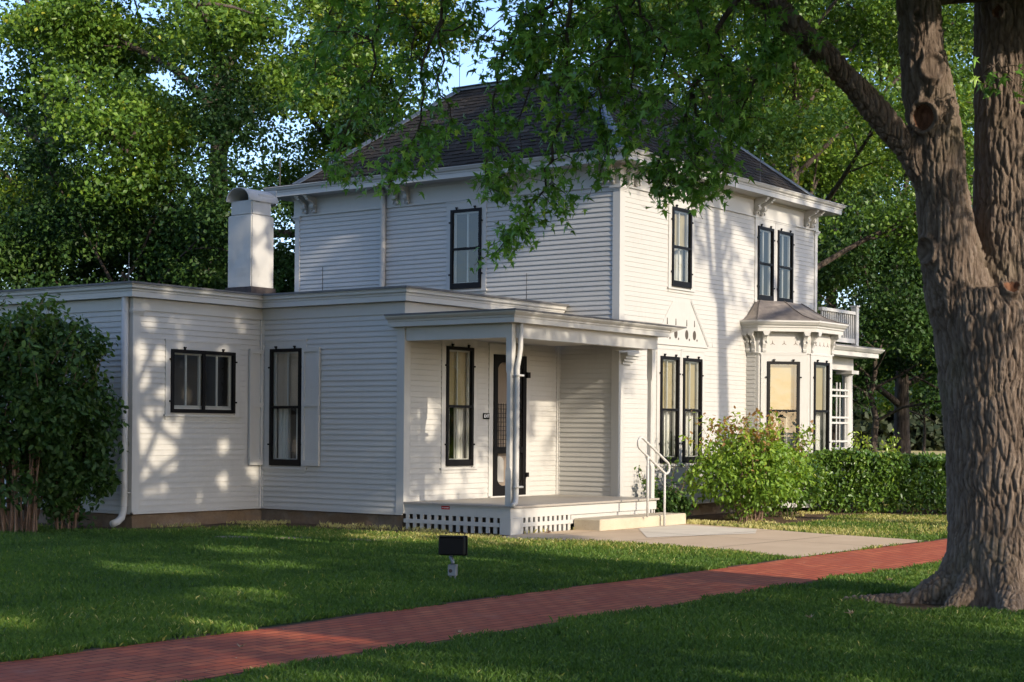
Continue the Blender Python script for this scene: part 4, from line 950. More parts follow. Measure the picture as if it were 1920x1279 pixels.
def surf(px, py, d0):                                         # nearest bark point along the view ray
    o = np.array([0, 0, CAMH]); dr = at(px, py, 1)-o; dr /= np.linalg.norm(dr)
    rel = V-o; t = rel@dr; off = np.linalg.norm(rel-t[:, None]*dr, axis=1); ok = off < .05
    return V[ok][np.argmin(t[ok])] if ok.any() else at(px, py, d0)
KN = [(surf(1722, 217, 15), .115, .075, .055), (surf(1897, 522, 15), .085, .075, .045), (surf(1728, 470, 15), .10, .05, .04), (surf(1866, 15, 15), .055, .06, .03), (surf(1718, 20, 15), .05, .05, .02), (surf(1758, 120, 15), .10, .0, .05)]
for k in KN: knot(*k)
V2 = V+N*disp[:, None]
tm.vertices.foreach_set('co', V2.astype(np.float32).ravel()); tm.update()
for p in tm.polygons: pass
tm.polygons.foreach_set('use_smooth', np.ones(len(tm.polygons), dtype=bool))
bpy.data.objects.remove(raw, do_unlink=True)
tm.name = 'trunk'
tm.materials.clear(); tm.materials.append(M['oldbark'])
at_ = tm.attributes.new('tint', 'FLOAT', 'POINT'); at_.data.foreach_set('value', btint.astype(np.float32))
tm.materials.append(M['heartwood'])
nf = len(tm.polygons); cen = np.zeros(nf*3, np.float32); tm.polygons.foreach_get('center', cen); cen = cen.reshape(-1, 3)
mi = np.zeros(nf, np.int32)
for c, r, dep, rim in KN[:4]:
    if dep > .055: mi[np.linalg.norm((cen-c)*np.array([1, 1, .82]), axis=1) < r*.66+dep*.25] = 1
tm.polygons.foreach_set('material_index', mi)
link_mesh('trunk', tm, maple)

# hanging twigs in front of the house: (pixel x, pixel y, depth) polylines, thickness, leaf density
TW = [
 ([(1400, -40, 14.8), (1345, 60, 14.7), (1300, 170, 14.9), (1255, 270, 15.1), (1218, 345, 15.2)], .03, 1.2),
 ([(1345, 60, 14.7), (1385, 170, 15.0), (1375, 270, 15.2), (1335, 355, 15.3)], .02, 1.0),
 ([(1300, 170, 14.9), (1320, 250, 15.3), (1290, 320, 15.4), (1245, 365, 15.4)], .016, 1.1),
 ([(1290, -120, 14.9), (1190, 0, 14.8), (1130, 110, 15.0), (1125, 210, 15.1), (1138, 300, 15.2)], .025, .9),
 ([(1190, 0, 14.8), (1240, 90, 14.6), (1235, 180, 14.8)], .015, 1.0),
 ([(1120, -190, 15.0), (1075, -20, 15.0), (1060, 130, 15.2), (1040, 270, 15.4), (1010, 375, 15.5), (968, 430, 15.6), (930, 474, 15.6)], .025, .75),
 ([(1060, 130, 15.2), (1100, 200, 15.2), (1060, 250, 15.4)], .012, .8),
 ([(1075, -20, 15.0), (985, 40, 15.3), (930, 130, 15.5), (915, 250, 15.6), (922, 365, 15.6)], .02, .75),
 ([(985, 40, 15.3), (1000, 130, 15.4), (975, 225, 15.5), (900, 225, 15.6)], .012, .8),
 ([(900, -230, 15.2), (845, -60, 15.6), (822, 60, 15.8), (830, 180, 15.9), (850, 230, 15.9)], .022, .35),
 ([(845, -60, 15.6), (800, 120, 15.9), (790, 230, 16.0), (760, 290, 16.0), (728, 352, 16.0)], .018, .7),
 ([(822, 60, 15.8), (880, 40, 15.8), (905, 75, 15.9)], .01, .6),
 ([(700, -210, 15.6), (720, -40, 16.0), (700, 120, 16.2), (660, 220, 16.3), (612, 345, 16.3)], .02, .6),
 ([(720, -40, 16.0), (780, 60, 16.0), (760, 170, 16.1), (735, 230, 16.1)], .014, .7),
 ([(700, -210, 15.6), (640, -40, 16.2), (600, 100, 16.4), (560, 190, 16.5)], .016, .7),
 ([(1478, 40, 14.8), (1440, 110, 14.6), (1400, 190, 14.7), (1385, 240, 14.8)], .02, 1.0),
 ([(1400, -40, 14.8), (1440, 40, 14.5), (1430, 120, 14.4)], .015, 1.0),
 ([(1290, -120, 14.9), (1300, -10, 14.5), (1330, 90, 14.4), (1345, 150, 14.4)], .02, 1.1),
 ([(1120, -190, 15.0), (1150, -30, 14.7), (1180, 70, 14.7), (1190, 190, 14.9), (1170, 260, 15)], .02, 1.0),
 ([(1000, -210, 15.1), (1020, -40, 15.2), (1010, 60, 15.3), (960, 100, 15.4)], .015, .9),
 ([(900, -230, 15.2), (900, -60, 15.7), (880, 20, 15.8)], .012, .5),
 ([(1535, 95, 14.9), (1500, 60, 14.6), (1470, 90, 14.4), (1455, 140, 14.4)], .014, .9),
 ([(1893, 150, 15.1), (1880, 112, 14.7), (1862, 118, 14.6), (1850, 128, 14.6)], .008, .8),
]
rng = np.random.default_rng(21); mb = MB(); LC = []; NODES = []
for pts, r0, dn in TW:
    P = [at(*p) for p in pts]
    fine = []
    for a, b in zip(P[:-1], P[1:]):
        for k in range(4): fine.append(a+(b-a)*k/4+rng.normal(size=3)*.025)
    fine.append(P[-1]); m = len(fine); NODES += fine
    mb.tube(fine, [max(.0045, r0*(1-.85*i/m)) for i in range(m)], 6, cap=False)
    seglen = sum(np.linalg.norm(b-a) for a, b in zip(fine[:-1], fine[1:]))
    start = 0.22
    for s in range(int(seglen*9*dn)):
        w = start+(1-start)*rng.random(); j = w*(m-1); i = min(int(j), m-2); q = fine[i]+(fine[i+1]-fine[i])*(j-i)
        dirn = rng.normal(size=3)*np.array([.9, .9, .5]); dirn[2] -= .55; L = rng.uniform(.16, .55)*(1.0-.45*w)
        tw = arc(q, dirn, L, 4, 0, .6, .12, rng); mb.tube(tw, [.0045, .004, .0035, .003, .002], 4, cap=False)
        for t_ in tw[1:]:
            for _ in range(3): LC.append(t_+rng.normal(size=3)*.045)
    for q in fine[int(m*.3):]:
        for _ in range(3): LC.append(q+rng.normal(size=3)*.05)
def pin(x, y, poly):
    ins = False; m = len(poly)
    for i in range(m):
        (x1, y1), (x2, y2) = poly[i], poly[(i+1) % m]
        if (y1 > y) != (y2 > y) and x < (x2-x1)*(y-y1)/(y2-y1)+x1: ins = not ins
    return ins
NODES = np.array(NODES)
for poly, cnt, dmin, dmax in (([(965, -40), (1500, -40), (1485, 70), (1445, 135), (1400, 200), (1340, 225), (1240, 225), (1180, 190), (1140, 175), (1075, 160), (1050, -40)], 105, 14.3, 16.2), ([(965, -40), (1060, -40), (1075, 165), (1010, 160), (945, 140), (900, 110), (945, 60)], 42, 14.6, 16.0), ([(585, -40), (850, -40), (870, 50), (835, 105), (780, 125), (740, 170), (680, 190), (630, 170), (560, 110)], 34, 15.4, 16.8), ([(1190, 300), (1235, 300), (1370, 250), (1385, 310), (1330, 355), (1240, 372), (1205, 350)], 24, 14.9, 15.6), ([(720, 330), (770, 265), (830, 190), (850, 235), (790, 320), (735, 365)], 10, 15.6, 16.1), ([(590, 350), (640, 270), (690, 230), (700, 290), (640, 350)], 7, 16.0, 16.5), ([(900, 240), (1000, 225), (960, 330), (925, 370), (905, 320)], 13, 15.4, 15.8), ([(1000, 300), (1060, 260), (1150, 270), (1150, 310), (1060, 360), (960, 450), (935, 470)], 18, 15.3, 15.7)):
    done = 0
    while done < cnt:
        px, py = rng.uniform(560, 1500), rng.uniform(-40, 380)
        if not pin(px, py, poly): continue
        done += 1; e = at(px, py, rng.uniform(dmin, dmax)); j = np.argmin(np.linalg.norm(NODES-e, axis=1)); q = NODES[j]
        if np.linalg.norm(e-q) > .12: mb.tube([q, q+(e-q)*.5+np.array([0, 0, .05]), e], [.006, .005, .004], 4, cap=False)
        dirn = e-q+rng.normal(size=3)*.25; dirn[2] -= .3; tw = arc(e, dirn, rng.uniform(.12, .34), 4, 0, .6, .15, rng); mb.tube(tw, [.004, .0035, .003, .0025, .002], 4, cap=False)
        for t_ in tw:
            for _ in range(3): LC.append(t_+rng.normal(size=3)*.05)
mb.build('branch', M['bark'], maple, smooth=True)
LC, _ = prune(np.array(LC), .0); tn = np.clip(rng.normal(.5, .22, len(LC)), 0, 1)
V, F_, T_ = leaves(LC, rng.uniform(.062, .112, len(LC)), 'maple', tn, .35, .75, rng)
np_mesh('hanging_leaves', V, F_, M['maple'], T_, parent=maple)
tips = []; mb = MB()
def upper(stem, i0, cnt, L0, seed):
    r_ = np.random.default_rng(seed)
    for k in range(cnt):
        q = stem[min(i0+k % (len(stem)-i0), len(stem)-1)]; th = k*2.399+seed
        pts = min((arc(q, (math.cos(th), math.sin(th), .45), L0*r_.uniform(.7, 1.2), 8, .2, .6, .1, r_) for _ in range(8)), key=nblock); mb.tube(pts, [.07*(1-.85*i/8) for i in range(9)], 7, cap=False)
        for s in range(5):
            ii = r_.integers(2, 8); p2 = arc(pts[ii], pts[ii]-pts[ii-1]+r_.normal(size=3)*.35, L0*.35, 5, .1, .5, .12, r_); mb.tube(p2, [.03*(1-.8*i/5) for i in range(6)], 5, cap=False); tips.extend([p2[3], p2[5]])
upper([tpt(a, b, d) for a, b, d, r in l1], 7, 10, 4.6, 3); upper([tpt(a, b, d) for a, b, d, r in l2], 7, 10, 4.6, 8)
upper(LIMB, 7, 7, 2.6, 12)
mb.build('branch', M['bark'], maple, smooth=True)
Cs = []
# long boughs to the outer crown
S1 = [tpt(a, b, d) for a, b, d, r in l1][6:]; S2_ = [tpt(a, b, d) for a, b, d, r in l2][5:]
mb = MB(); Cs = []; rg = np.random.default_rng(31)
def bough(q, e, r0, n=150, cr=1.05, mb=mb, spread=.55):
    best = None
    for tr in range(14):
        mid = (q+e)/2+np.array([0, 0, .12*np.linalg.norm(e-q)])+rg.normal(size=3)*np.array([.9, .9, .6])*(tr > 0); e2 = e+rg.normal(size=3)*.5*(tr > 4)
        pts = [(1-t)**2*q+2*t*(1-t)*mid+t*t*e2+rg.normal(size=3)*.05*(t > 0) for t in np.linspace(0, 1, 9)]
        dense = [pts[i]+(pts[i+1]-pts[i])*k/4 for i in range(8) for k in range(4)]; nb = nblock(dense)
        if best is None or nb < best[0]: best = (nb, pts)
        if nb == 0: break
    pts = best[1]
    mb.tube(pts, [r0*(1-.85*i/8) for i in range(9)], 7, cap=False)
    for i in (4, 5, 6, 7, 8):
        for _ in range(2):
            p2 = arc(pts[i], (pts[i]-pts[i-1])/np.linalg.norm(pts[i]-pts[i-1])+rg.normal(size=3)*.6, spread*rg.uniform(.8, 1.9), 4, .05, .5, .12, rg); (nblock(p2) == 0) and mb.tube(p2, [.02*(1-.8*k/4) for k in range(5)], 5, cap=False)
            Cs.append(clump(p2[-1], cr*rg.uniform(.45, .9), int(n*rg.uniform(.5, 1.1)), rg, .55))
TG = []
for k in range(50):
    th = k*2.399; rr = math.sqrt((k+.5)/50); x = 17.0+7.2*rr*math.cos(th); y = 3.2+6.3*rr*math.sin(th)
    zlo = 6.4+max(0, x-18)*.95; z = zlo+rg.random()*(14.2-zlo)*(1-.35*rr*rr); TG.append((x, y, z))
TG += [(14.5, 7.6, 6.6), (13.2, 5.0, 6.4), (15.6, 3.0, 6.2), (16.8, 4.6, 6.3), (17.2, 6.6, 6.8), (12.6, 2.2, 6.2), (15.5, -.5, 5.8), (17.0, .8, 6.4), (14.0, .3, 5.4), (13.0, -2.0, 6.0), (16.3, -2.6, 7.2), (14.6, 2.6, 5.6), (13.6, 3.4, 6.6), (14.9, 2.0, 7.6), (12.9, 1.6, 7.0), (14.2, .8, 6.6), (15.4, 1.4, 6.8)]
for i, t_ in enumerate(TG):
    st = (S1 if i % 2 else S2_); bough(st[min(i % 5, len(st)-1)], np.array(t_), .06)
mb.build('branch', M['bark'], maple, smooth=True)
for p in tips: Cs.append(clump(p, rg.uniform(.7, 1.2), 200, rg, .6))
C = np.concatenate(Cs); rel = C-np.array([0, 0, CAMH]); dpt = rel@FWD
keep = (rel[:, 2]/np.maximum(dpt, .1) > .272) | (np.abs(rel@RGT) > .33*np.maximum(dpt, 0)); C = C[keep]; C, _ = prune(C)
V, F_, T_ = leaves(C, rng.uniform(.10, .18, len(C)), 'diamond', np.clip(rng.normal(.5, .2, len(C)), 0, 1), .45, .4, rng)
np_mesh('crown', V, F_, M['maple'], T_, parent=maple)

# ------------------------------------------------------------------ unseen trees: some known by their shadows, some added to block light
tree('shade_tree', (6.5, -7.5, 0), 14.5, 1.6, 6.6, 'broad leafy tree on the lawn side of the brick path, shading the grass', nl=40000, ls=.24, trunk_r=.4, seed=4, mat='treeleaf', nlimb=14, clump_r=1.5, thin=.95)
tree('shade_tree', (3.6, -15.5, 0), 18, 3.0, 6.6, 'unseen leafy tree added farther down the walk side to shade the left lawn', nl=32000, ls=.26, trunk_r=.36, seed=14, mat='treeleaf', nlimb=14, clump_r=1.5, thin=.9)  # added out of view to put more shade on the left lawn
tree('shade_tree', (-2.0, -1.0, 0), 15, 6.5, 8.5, 'unseen leafy tree added behind the viewpoint to block sky light on the lawn', nl=26000, ls=.28, trunk_r=.35, seed=9, mat='treeleaf', nlimb=12, clump_r=1.5)  # put in out of view to cut the sky fill below
tree('shade_tree', (3.5, 13.0, 0), 16, 8.2, 7.0, 'unseen leafy tree added on the left lawn, its high crown blocking sky light', nl=22000, ls=.28, trunk_r=.34, seed=10, mat='treeleaf', nlimb=12, clump_r=1.5)  # invented crown overhead, keeps sky light off the grass
tree('tall_elm', (26.0, 1.8, 0), 19, 11.2, 5.2, 'tall bare-trunked tree in front of the bay side, its shadow crossing the wall', nl=15000, ls=.22, trunk_r=.36, seed=6, mat='treeleaf', nlimb=10, clump_r=1.3, lean=(-.05, .02))

tree('tall_elm', (27.4, -5.5, 0), 26, 15.2, 7.0, 'unseen very tall tree added south of the walk to shade roof and background', nl=17000, ls=.28, trunk_r=.45, seed=15, mat='treeleaf', nlimb=12, clump_r=1.6)  # added out of view; darkens the roof and the low background

# ------------------------------------------------------------------ trees behind the house
gl = 'trees behind the house'
def bg(px, d): return ground_at(px, d)
tree('background_tree', bg(400, 43), 20, 4.6, 6.6, 'tall leafy tree behind the flat wing, its forked trunk showing through the leaves', nl=70000, ls=.17, seed=11, trunk_r=.42, group=gl, nlimb=14)
tree('background_tree', bg(90, 47), 19, 4.2, 6.0, 'leafy tree behind the wing at the left edge of the photo', nl=52000, ls=.18, seed=13, trunk_r=.36, group=gl, nlimb=12)
tree('background_tree', bg(655, 50), 17.5, 4.5, 6.2, 'sunny yellow-green tree rising behind the left slope of the shingle roof', nl=56000, ls=.18, seed=17, trunk_r=.36, group=gl, nlimb=12, tintshift=.14)
tree('background_tree', bg(-190, 52), 20, 3.5, 7.0, 'leafy tree partly cut by the left edge, farther back than its neighbour', nl=36000, ls=.2, seed=19, trunk_r=.36, group=gl)
tree('understory_tree', bg(230, 40), 7.0, 1.2, 4.8, 'low shade-darkened bushy tree right behind the wing roof, left of the chimney', nl=42000, ls=.15, seed=23, trunk_r=.2, group=gl, mat='darkleaf', tintshift=.05, nlimb=12)  # dark leaves paint the shade low behind the wing; next two alike
tree('understory_tree', bg(520, 42), 7.2, 1.2, 4.6, 'low shade-darkened bushy tree between the chimney and the main house wall', nl=42000, ls=.15, seed=29, trunk_r=.2, group=gl, mat='darkleaf', tintshift=.05, nlimb=12)
tree('understory_tree', bg(20, 44), 7.0, 1.0, 5.0, 'low shade-darkened bushy tree at far left behind the lilac bush', nl=32000, ls=.16, seed=31, trunk_r=.2, group=gl, mat='darkleaf', tintshift=.05, nlimb=12)
tree('background_tree', bg(1335, 48), 19, 9.0, 5.0, 'tree with a bare grey trunk rising behind the right roof slope', nl=30000, ls=.18, seed=37, trunk_r=.2, group=gl, nlimb=12)
tree('background_tree', bg(1490, 45), 18, 6.5, 7.2, 'spreading tree with long dark limbs behind the right end of the house', nl=46000, ls=.17, seed=41, trunk_r=.27, group=gl, nlimb=16)
tree('background_tree', bg(1560, 58), 17, 9.5, 6.0, 'yellowing tree above the right roof corner, beyond the dark limb', nl=26000, ls=.2, seed=43, trunk_r=.3, group=gl, mat='yellowleaf')
tree('background_tree', bg(1690, 62), 16, 3.2, 7.5, 'mid-green tree beyond the balustrade, seen beside the big trunk', nl=44000, ls=.2, seed=47, trunk_r=.35, group=gl, nlimb=13)
tree('background_tree', bg(1840, 66), 18, 3.2, 7.5, 'leafy tree far behind the gap between the two big maple stems', nl=40000, ls=.2, seed=53, trunk_r=.35, group=gl, nlimb=13)
tree('young_tree', bg(1732, 70), 5.6, 2.6, 2.0, 'slender young tree with a pale trunk beyond the hedge', nl=5000, ls=.2, seed=59, trunk_r=.09, nlimb=7, clump_r=.8, tintshift=.2)
tree('understory_tree', bg(1640, 52), 7.5, 2.6, 4.4, 'low dark bushy tree behind the front porch column', nl=26000, ls=.19, seed=61, trunk_r=.15, group=gl, mat='darkleaf', tintshift=0, nlimb=12)
tree('understory_tree', bg(1790, 56), 8.0, 2.6, 4.6, 'low dark bushy tree just left of the big maple trunk, beyond the hedge', nl=24000, ls=.19, seed=67, trunk_r=.15, group=gl, mat='darkleaf', tintshift=0, nlimb=12)
for (x, y, h, sd, lab) in ((-22, 42, 15, 71, 'leafy tree across the lot on the left, mirrored in the wing window'), (58, -22, 16, 83, 'leafy tree across the lawn on the right, mirrored in the upper windows'), (74, -30, 18, 89, 'tall tree across the lawn on the far right'), (50, -6, 14, 97, 'leafy tree on the right lawn beyond the hedge')):
    tree('yard_tree', (x, y, 0), h, 1.5, 6.5, lab, nl=9000, ls=.42, seed=sd, trunk_r=.35, group='trees across the lot', nlimb=11, clump_r=1.7)
for i, (px, d, h) in enumerate(((1585, 150, 13), (1650, 158, 15), (1705, 152, 12), (1765, 160, 15), (1830, 155, 14), (1890, 150, 15), (1530, 160, 14))):
    b = bg(px, d); rg = np.random.default_rng(100+i)
    labs = ['dark conifer far beyond the dry field, behind the trellis column', 'dark conifer far beyond the field, just right of the front porch', 'dark conifer beyond the field left of the pale young trunk', 'dark conifer beyond the field between young trunk and big maple', 'dark far conifer hidden mostly behind the big maple trunk', 'dark far conifer at the right edge behind the maple', 'dark far conifer behind the bay window roof']
    root = empty('conifer', tuple(b), labs[i], 'conifer', 'far dark conifers')
    mb = MB(); mb.tube([b, b+np.array([0, 0, h*.95])], [.35, .05], 7); mb.build('trunk', M['bark'], root)
    n = 4200; z = h*(1-rg.random(n)**.62)*.98+.3; rr = (h-z)/h*5.2*np.sqrt(rg.random(n))*(.8+.3*np.sin(z*5)); th = rg.random(n)*2*math.pi
    C = b+np.stack([rr*np.cos(th), rr*np.sin(th), z-rr*.12], 1)
    V, F_, T_ = leaves(C, rg.uniform(.45, .9, n), 'tuft', rg.random(n), .3, .6, rg); np_mesh('crown', V, F_, M['conifer'], T_, parent=root)

# ------------------------------------------------------------------ bushes and hedge
def bush(name, base, rx, h, label, cat, mat, nl, ls, seed, kind='oval', stems=14, sprouts=0, flat_top=False, skirt=.35, group=None, zc=.55, leafy_low=0.2):
    rg = np.random.default_rng(seed); base = np.array(base, float); root = empty(name, tuple(base), label, cat, group); mb = MB(); Cs = []
    for k in range(stems):
        th = k*2.399+seed; r = rx*rg.uniform(.25, .95); end = base+np.array([r*math.cos(th), r*math.sin(th), h*rg.uniform(.62, .97)*math.sqrt(max(.15, 1-.55*(r/rx)**2))])
        st = base+np.array([.32*rx*math.cos(th)*rg.random(), .32*rx*math.sin(th)*rg.random(), -.05])
        mid = (st+end)/2+np.array([-.1*r*math.cos(th), -.1*r*math.sin(th), .12*h]); pts = [st, (st+mid)/2+rg.normal(size=3)*.03, mid, (mid+end)/2+rg.normal(size=3)*.04, end]
        mb.tube(pts, [min(.018, .016*h/2), min(.015, .013*h/2), .010, .006, .003], 6, cap=False)
    n = 0; nsp = 0
    while n < nl:
        m = 4000; p = rg.normal(size=(m, 3)); p /= np.linalg.norm(p, axis=1)[:, None]; p *= (rg.random(m)**.28)[:, None]
        lump = 1+.34*(vnoise(p*2.9+seed)-.5)*2; q = np.stack([p[:, 0]*rx*lump, p[:, 1]*rx*lump, h*zc+p[:, 2]*h*(1-zc)*np.where(p[:, 2] > 0, 1, zc/(1-zc)*.95)*lump], 1)
        gap = vnoise(q*np.array([3.1, 3.1, 3.1])+seed*3) > .40
        low = rg.random(m) < np.clip((q[:, 2]/h-.02)/skirt, leafy_low, 1)
        q = q[gap & low & (q[:, 2] > .02)]; Cs.append(base+q); n += len(q)
    for s in range(sprouts):
        th = rg.random()*2*math.pi; r = rx*rg.random()*.95; st = base+np.array([r*math.cos(th), r*math.sin(th), h*.86*math.sqrt(1-.5*(r/rx)**2)])
        pts = arc(st, (math.cos(th)*.35+rg.normal()*.2, math.sin(th)*.35+rg.normal()*.2, 1), rg.uniform(.35, .85), 6, 0, .25, .06, rg); mb.tube(pts, [.007, .006, .005, .004, .003, .003, .002], 5, cap=False)
        for t_ in pts[1:]:
            for _ in range(5): Cs.append((t_+rg.normal(size=3)*.045)[None]); nsp += 1
    mb.build('stem', M['stem'], root, smooth=True)
    C = np.concatenate(Cs); tn = np.clip(rg.normal(.45, .2, len(C))+.25*(C[:, 2]-base[2])/h-.1, 0, 1)
    if nsp: tn[-nsp:] = np.clip(tn[-nsp:]+.32, 0, 1)  # raises the sprouts' tint: pale shoots with sunlight painted in
    out = (C-base-np.array([0, 0, h*.45])); out /= np.linalg.norm(out, axis=1)[:, None]+1e-9
    V, F_, T_ = leaves(C, ls*rg.uniform(.6, 1.35, len(C)), kind, tn, .25, .45, rg, out=out*.45)
    np_mesh('foliage', V, F_, M[mat], T_, parent=root); return root
bush('lilac_bush', ground_at(30, 24.6), 1.36, 3.3, 'big dark lilac bush with many bare stems before the wing, at the left edge', 'bush', 'darkleaf', 17000, .105, 3, stems=46, sprouts=90, skirt=.45, zc=.58, leafy_low=.03)
bush('lilac_bush', ground_at(128, 25.1), .72, 2.2, 'smaller dark bush touching the lilac on its right, near the downspout', 'bush', 'darkleaf', 6500, .10, 5, stems=14, sprouts=6, skirt=.3)
bush('flowering_shrub', (26.25, 13.95, 0), 1.10, 1.52, 'bright yellow-green shrub with reddish tips under the lower window pair', 'shrub', 'brightleaf', 7600, .085, 7, stems=26, sprouts=44, skirt=.4, zc=.55)
bush('foundation_shrub', (24.95, 14.9, 0), .42, .55, 'small leafy plant beside the handrail at the porch end', 'shrub', 'darkleaf', 1500, .085, 11, stems=7, sprouts=8)
bush('foundation_shrub', (27.9, 14.2, 0), .85, 1.25, 'green shrub between the bright shrub and the hedge, below the bay', 'shrub', 'hedgeleaf', 5500, .09, 13, stems=10, sprouts=12)
bush('foundation_shrub', (33.3, 14.6, 0), .7, 1.15, 'dusty green shrub poking up behind the hedge by the trellis', 'shrub', 'hedgeleaf', 4000, .09, 17, stems=8, sprouts=14)
# clipped hedge running away from the bay
rg = np.random.default_rng(77); hroot = empty('clipped_hedge', (31.0, 12.2, 0), 'dark green clipped hedge running from the bay towards the big maple', 'hedge')
ha = np.array([29.75, 14.35, 0]); hd = np.array([.50, -.866, 0]); hn = np.array([-.866, -.50, 0]); HL, HW, HH = 5.6, 1.25, 1.13
n = 34000; u = rg.random(n)*HL; w = rg.random(n); z = rg.random(n); face = rg.integers(0, 5, n)
w = np.where(face < 2, 1-rg.random(n)**2*.28, w); z = np.where((face == 2) | (face == 3), 1-rg.random(n)**2*.2, z)
lump = (vnoise(np.stack([u*1.6, w*2, z*3], 1))-.5)*.22
C = ha+hd*u[:, None]+hn*((w-1)*HW+lump*np.where(w > .6, 1, 0))[:, None]; C[:, 2] = .04+z*(HH+lump)
keep = (rg.random(n) < np.clip(z*3.2+.22, 0, 1)) & (vnoise(C*4.2) > .27); C = C[keep]; tn = np.clip(rg.normal(.42, .22, len(C)), 0, 1)
V, F_, T_ = leaves(C, rg.uniform(.055, .115, len(C)), 'oval', tn, .25, .45, rg, out=np.tile(hn*.35, (len(C), 1)))
np_mesh('foliage', V, F_, M['hedgeleaf'], T_, parent=hroot)
mb = MB()
for k in range(60):
    st = ha+hd*rg.random()*HL-hn*HW*rg.uniform(.2, .8); mb.tube([st, st+np.array([rg.normal()*.1, rg.normal()*.1, .5]), st+np.array([rg.normal()*.25, rg.normal()*.25, 1.05])], [.016, .012, .004], 5)
mb.build('stem', M['stem'], hroot)

# ------------------------------------------------------------------ grass blades
rg = np.random.default_rng(99)
def in_poly(P, poly):
    x, y = P[:, 0], P[:, 1]; ins = np.zeros(len(P), bool); m = len(poly)
    for i in range(m):
        (x1, y1), (x2, y2) = poly[i], poly[(i+1) % m]
        c = ((y1 > y) != (y2 > y)) & (x < (x2-x1)*(y-y1)/(y2-y1+1e-12)+x1); ins ^= c
    return ins
GR = []
for d0, d1, dens in ((9.6, 12.5, 4200), (12.5, 16, 2900), (16, 20, 1900), (20, 25, 1250), (25, 36, 520)):
    hw = .40; m = int(dens*hw*(d1*d1-d0*d0)); d = np.sqrt(rg.random(m)*(d1*d1-d0*d0)+d0*d0); l = (rg.random(m)*2-1)*hw*d
    P = FWD[None]*d[:, None]+RGT[None]*l[:, None]; GR.append(np.c_[P[:, :2], d])
G = np.concatenate(GR); x, y, dd = G.T
k = ~((y > BR0+.03+.05*(vnoise(np.c_[x*4.3, x*0, x*0])-.4)) & (y < BR1-.02-.07*(vnoise(np.c_[x*4.7, x*0+5, x*0])-.45)))
k &= ~in_poly(G, SLAB)
soil = in_poly(G, SOIL); tuft = vnoise(np.c_[x*1.7, y*1.7, x*0])
k &= ~(soil & (tuft < .67)); k &= ~((x > XA-.05) & (y > YP) & (x < 34.3)); k &= ~((x > X1) & (y > Y1)) & ~((x > X0) & (y > Y0))
tc = tpt(1890, 1095, 15.38); k &= ((((x-tc[0])**2+(y-tc[1])**2) > 1.35**2) | (vnoise(np.c_[x*2.6, y*2.6, x*0+3]) > .55)); k &= ((x-tc[0])**2+(y-tc[1])**2) > (.72+.18*np.sin(np.arctan2(y-tc[1], x-tc[0])*4))**2
bare = vnoise(np.c_[x*.9+5, y*.9, x*0]); edge = np.minimum(np.abs(y-BR0), np.abs(y-BR1)) < .11; k &= ~(edge & (vnoise(np.c_[x*2.1, y*6, x*0+8]) < .52))
x, y, dd, soil, tuft, bare = x[k], y[k], dd[k], soil[k], tuft[k], bare[k]; m = len(x)
h = rg.uniform(.026, .062, m)*(1+.35*(bare-.5)*2)*np.where(soil, 1.25, 1); wd = .0022+.00021*dd
th = rg.random(m)*2*math.pi; ln = rg.uniform(.15, .9, m)*h; tx, ty = np.cos(th), np.sin(th); a2 = rg.random(m)*2*math.pi; lx, ly = np.cos(a2)*ln, np.sin(a2)*ln
z0 = np.zeros(m)
V = np.stack([np.stack([x-tx*wd, y-ty*wd, z0], 1), np.stack([x+tx*wd, y+ty*wd, z0], 1), np.stack([x+lx*.4+tx*wd*.7, y+ly*.4+ty*wd*.7, h*.62], 1), np.stack([x+lx, y+ly, h*np.sqrt(np.maximum(.2, 1-.4*(ln/h)**2))], 1)], 1).reshape(-1, 3)
F_ = (np.arange(m)*4)[:, None, None]+np.array([(0, 1, 2), (0, 2, 3)])[None]
patch = vnoise(np.c_[x*.33+40, y*.33, x*0]); fine = vnoise(np.c_[x*3.3+9, y*3.3, x*0])
h = h*(.8+.45*fine)
tn = np.clip(rg.normal(.36, .12, m)+.42*(bare-.5)+.30*(patch-.5)+.22*(fine-.5)+np.where(soil, .38, 0)+np.clip((x-16.2)/3, 0, 1)*np.clip((y-8.9)/1.2, 0, 1)*.50+np.where((rg.random(m) < .03), .45, 0), 0, 1)  # yellow lift towards the walk paints sunlight into the grass tint
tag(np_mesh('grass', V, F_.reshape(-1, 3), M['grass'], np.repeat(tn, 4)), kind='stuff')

# litter too small and too scattered to count: seed wings, clipped straw, leaf bits
m = 420; d = np.sqrt(rg.random(m)*(24**2-10**2)+10**2); l = (rg.random(m)*2-1)*.38*d; P = FWD[None]*d[:, None]+RGT[None]*l[:, None]
ok = ~((P[:, 0] > XA) & (P[:, 1] > YP)) & ~((P[:, 0] > X1) & (P[:, 1] > Y1)); P = P[ok]
onp = (P[:, 1] > BR0) & (P[:, 1] < BR1); P = P[rg.random(len(P)) < np.where(onp, 1, .55)]; onp = (P[:, 1] > BR0) & (P[:, 1] < BR1); slab_ = in_poly(P, SLAB)
P[:, 2] = np.where(onp, .014, np.where(slab_, .026, .045))
V, F_, T_ = leaves(P, rg.uniform(.010, .03, len(P)), 'diamond', rg.random(len(P)), .9, 0, rg)
tag(np_mesh('leaf_litter', V, F_, M['dryleaf']), kind='stuff')

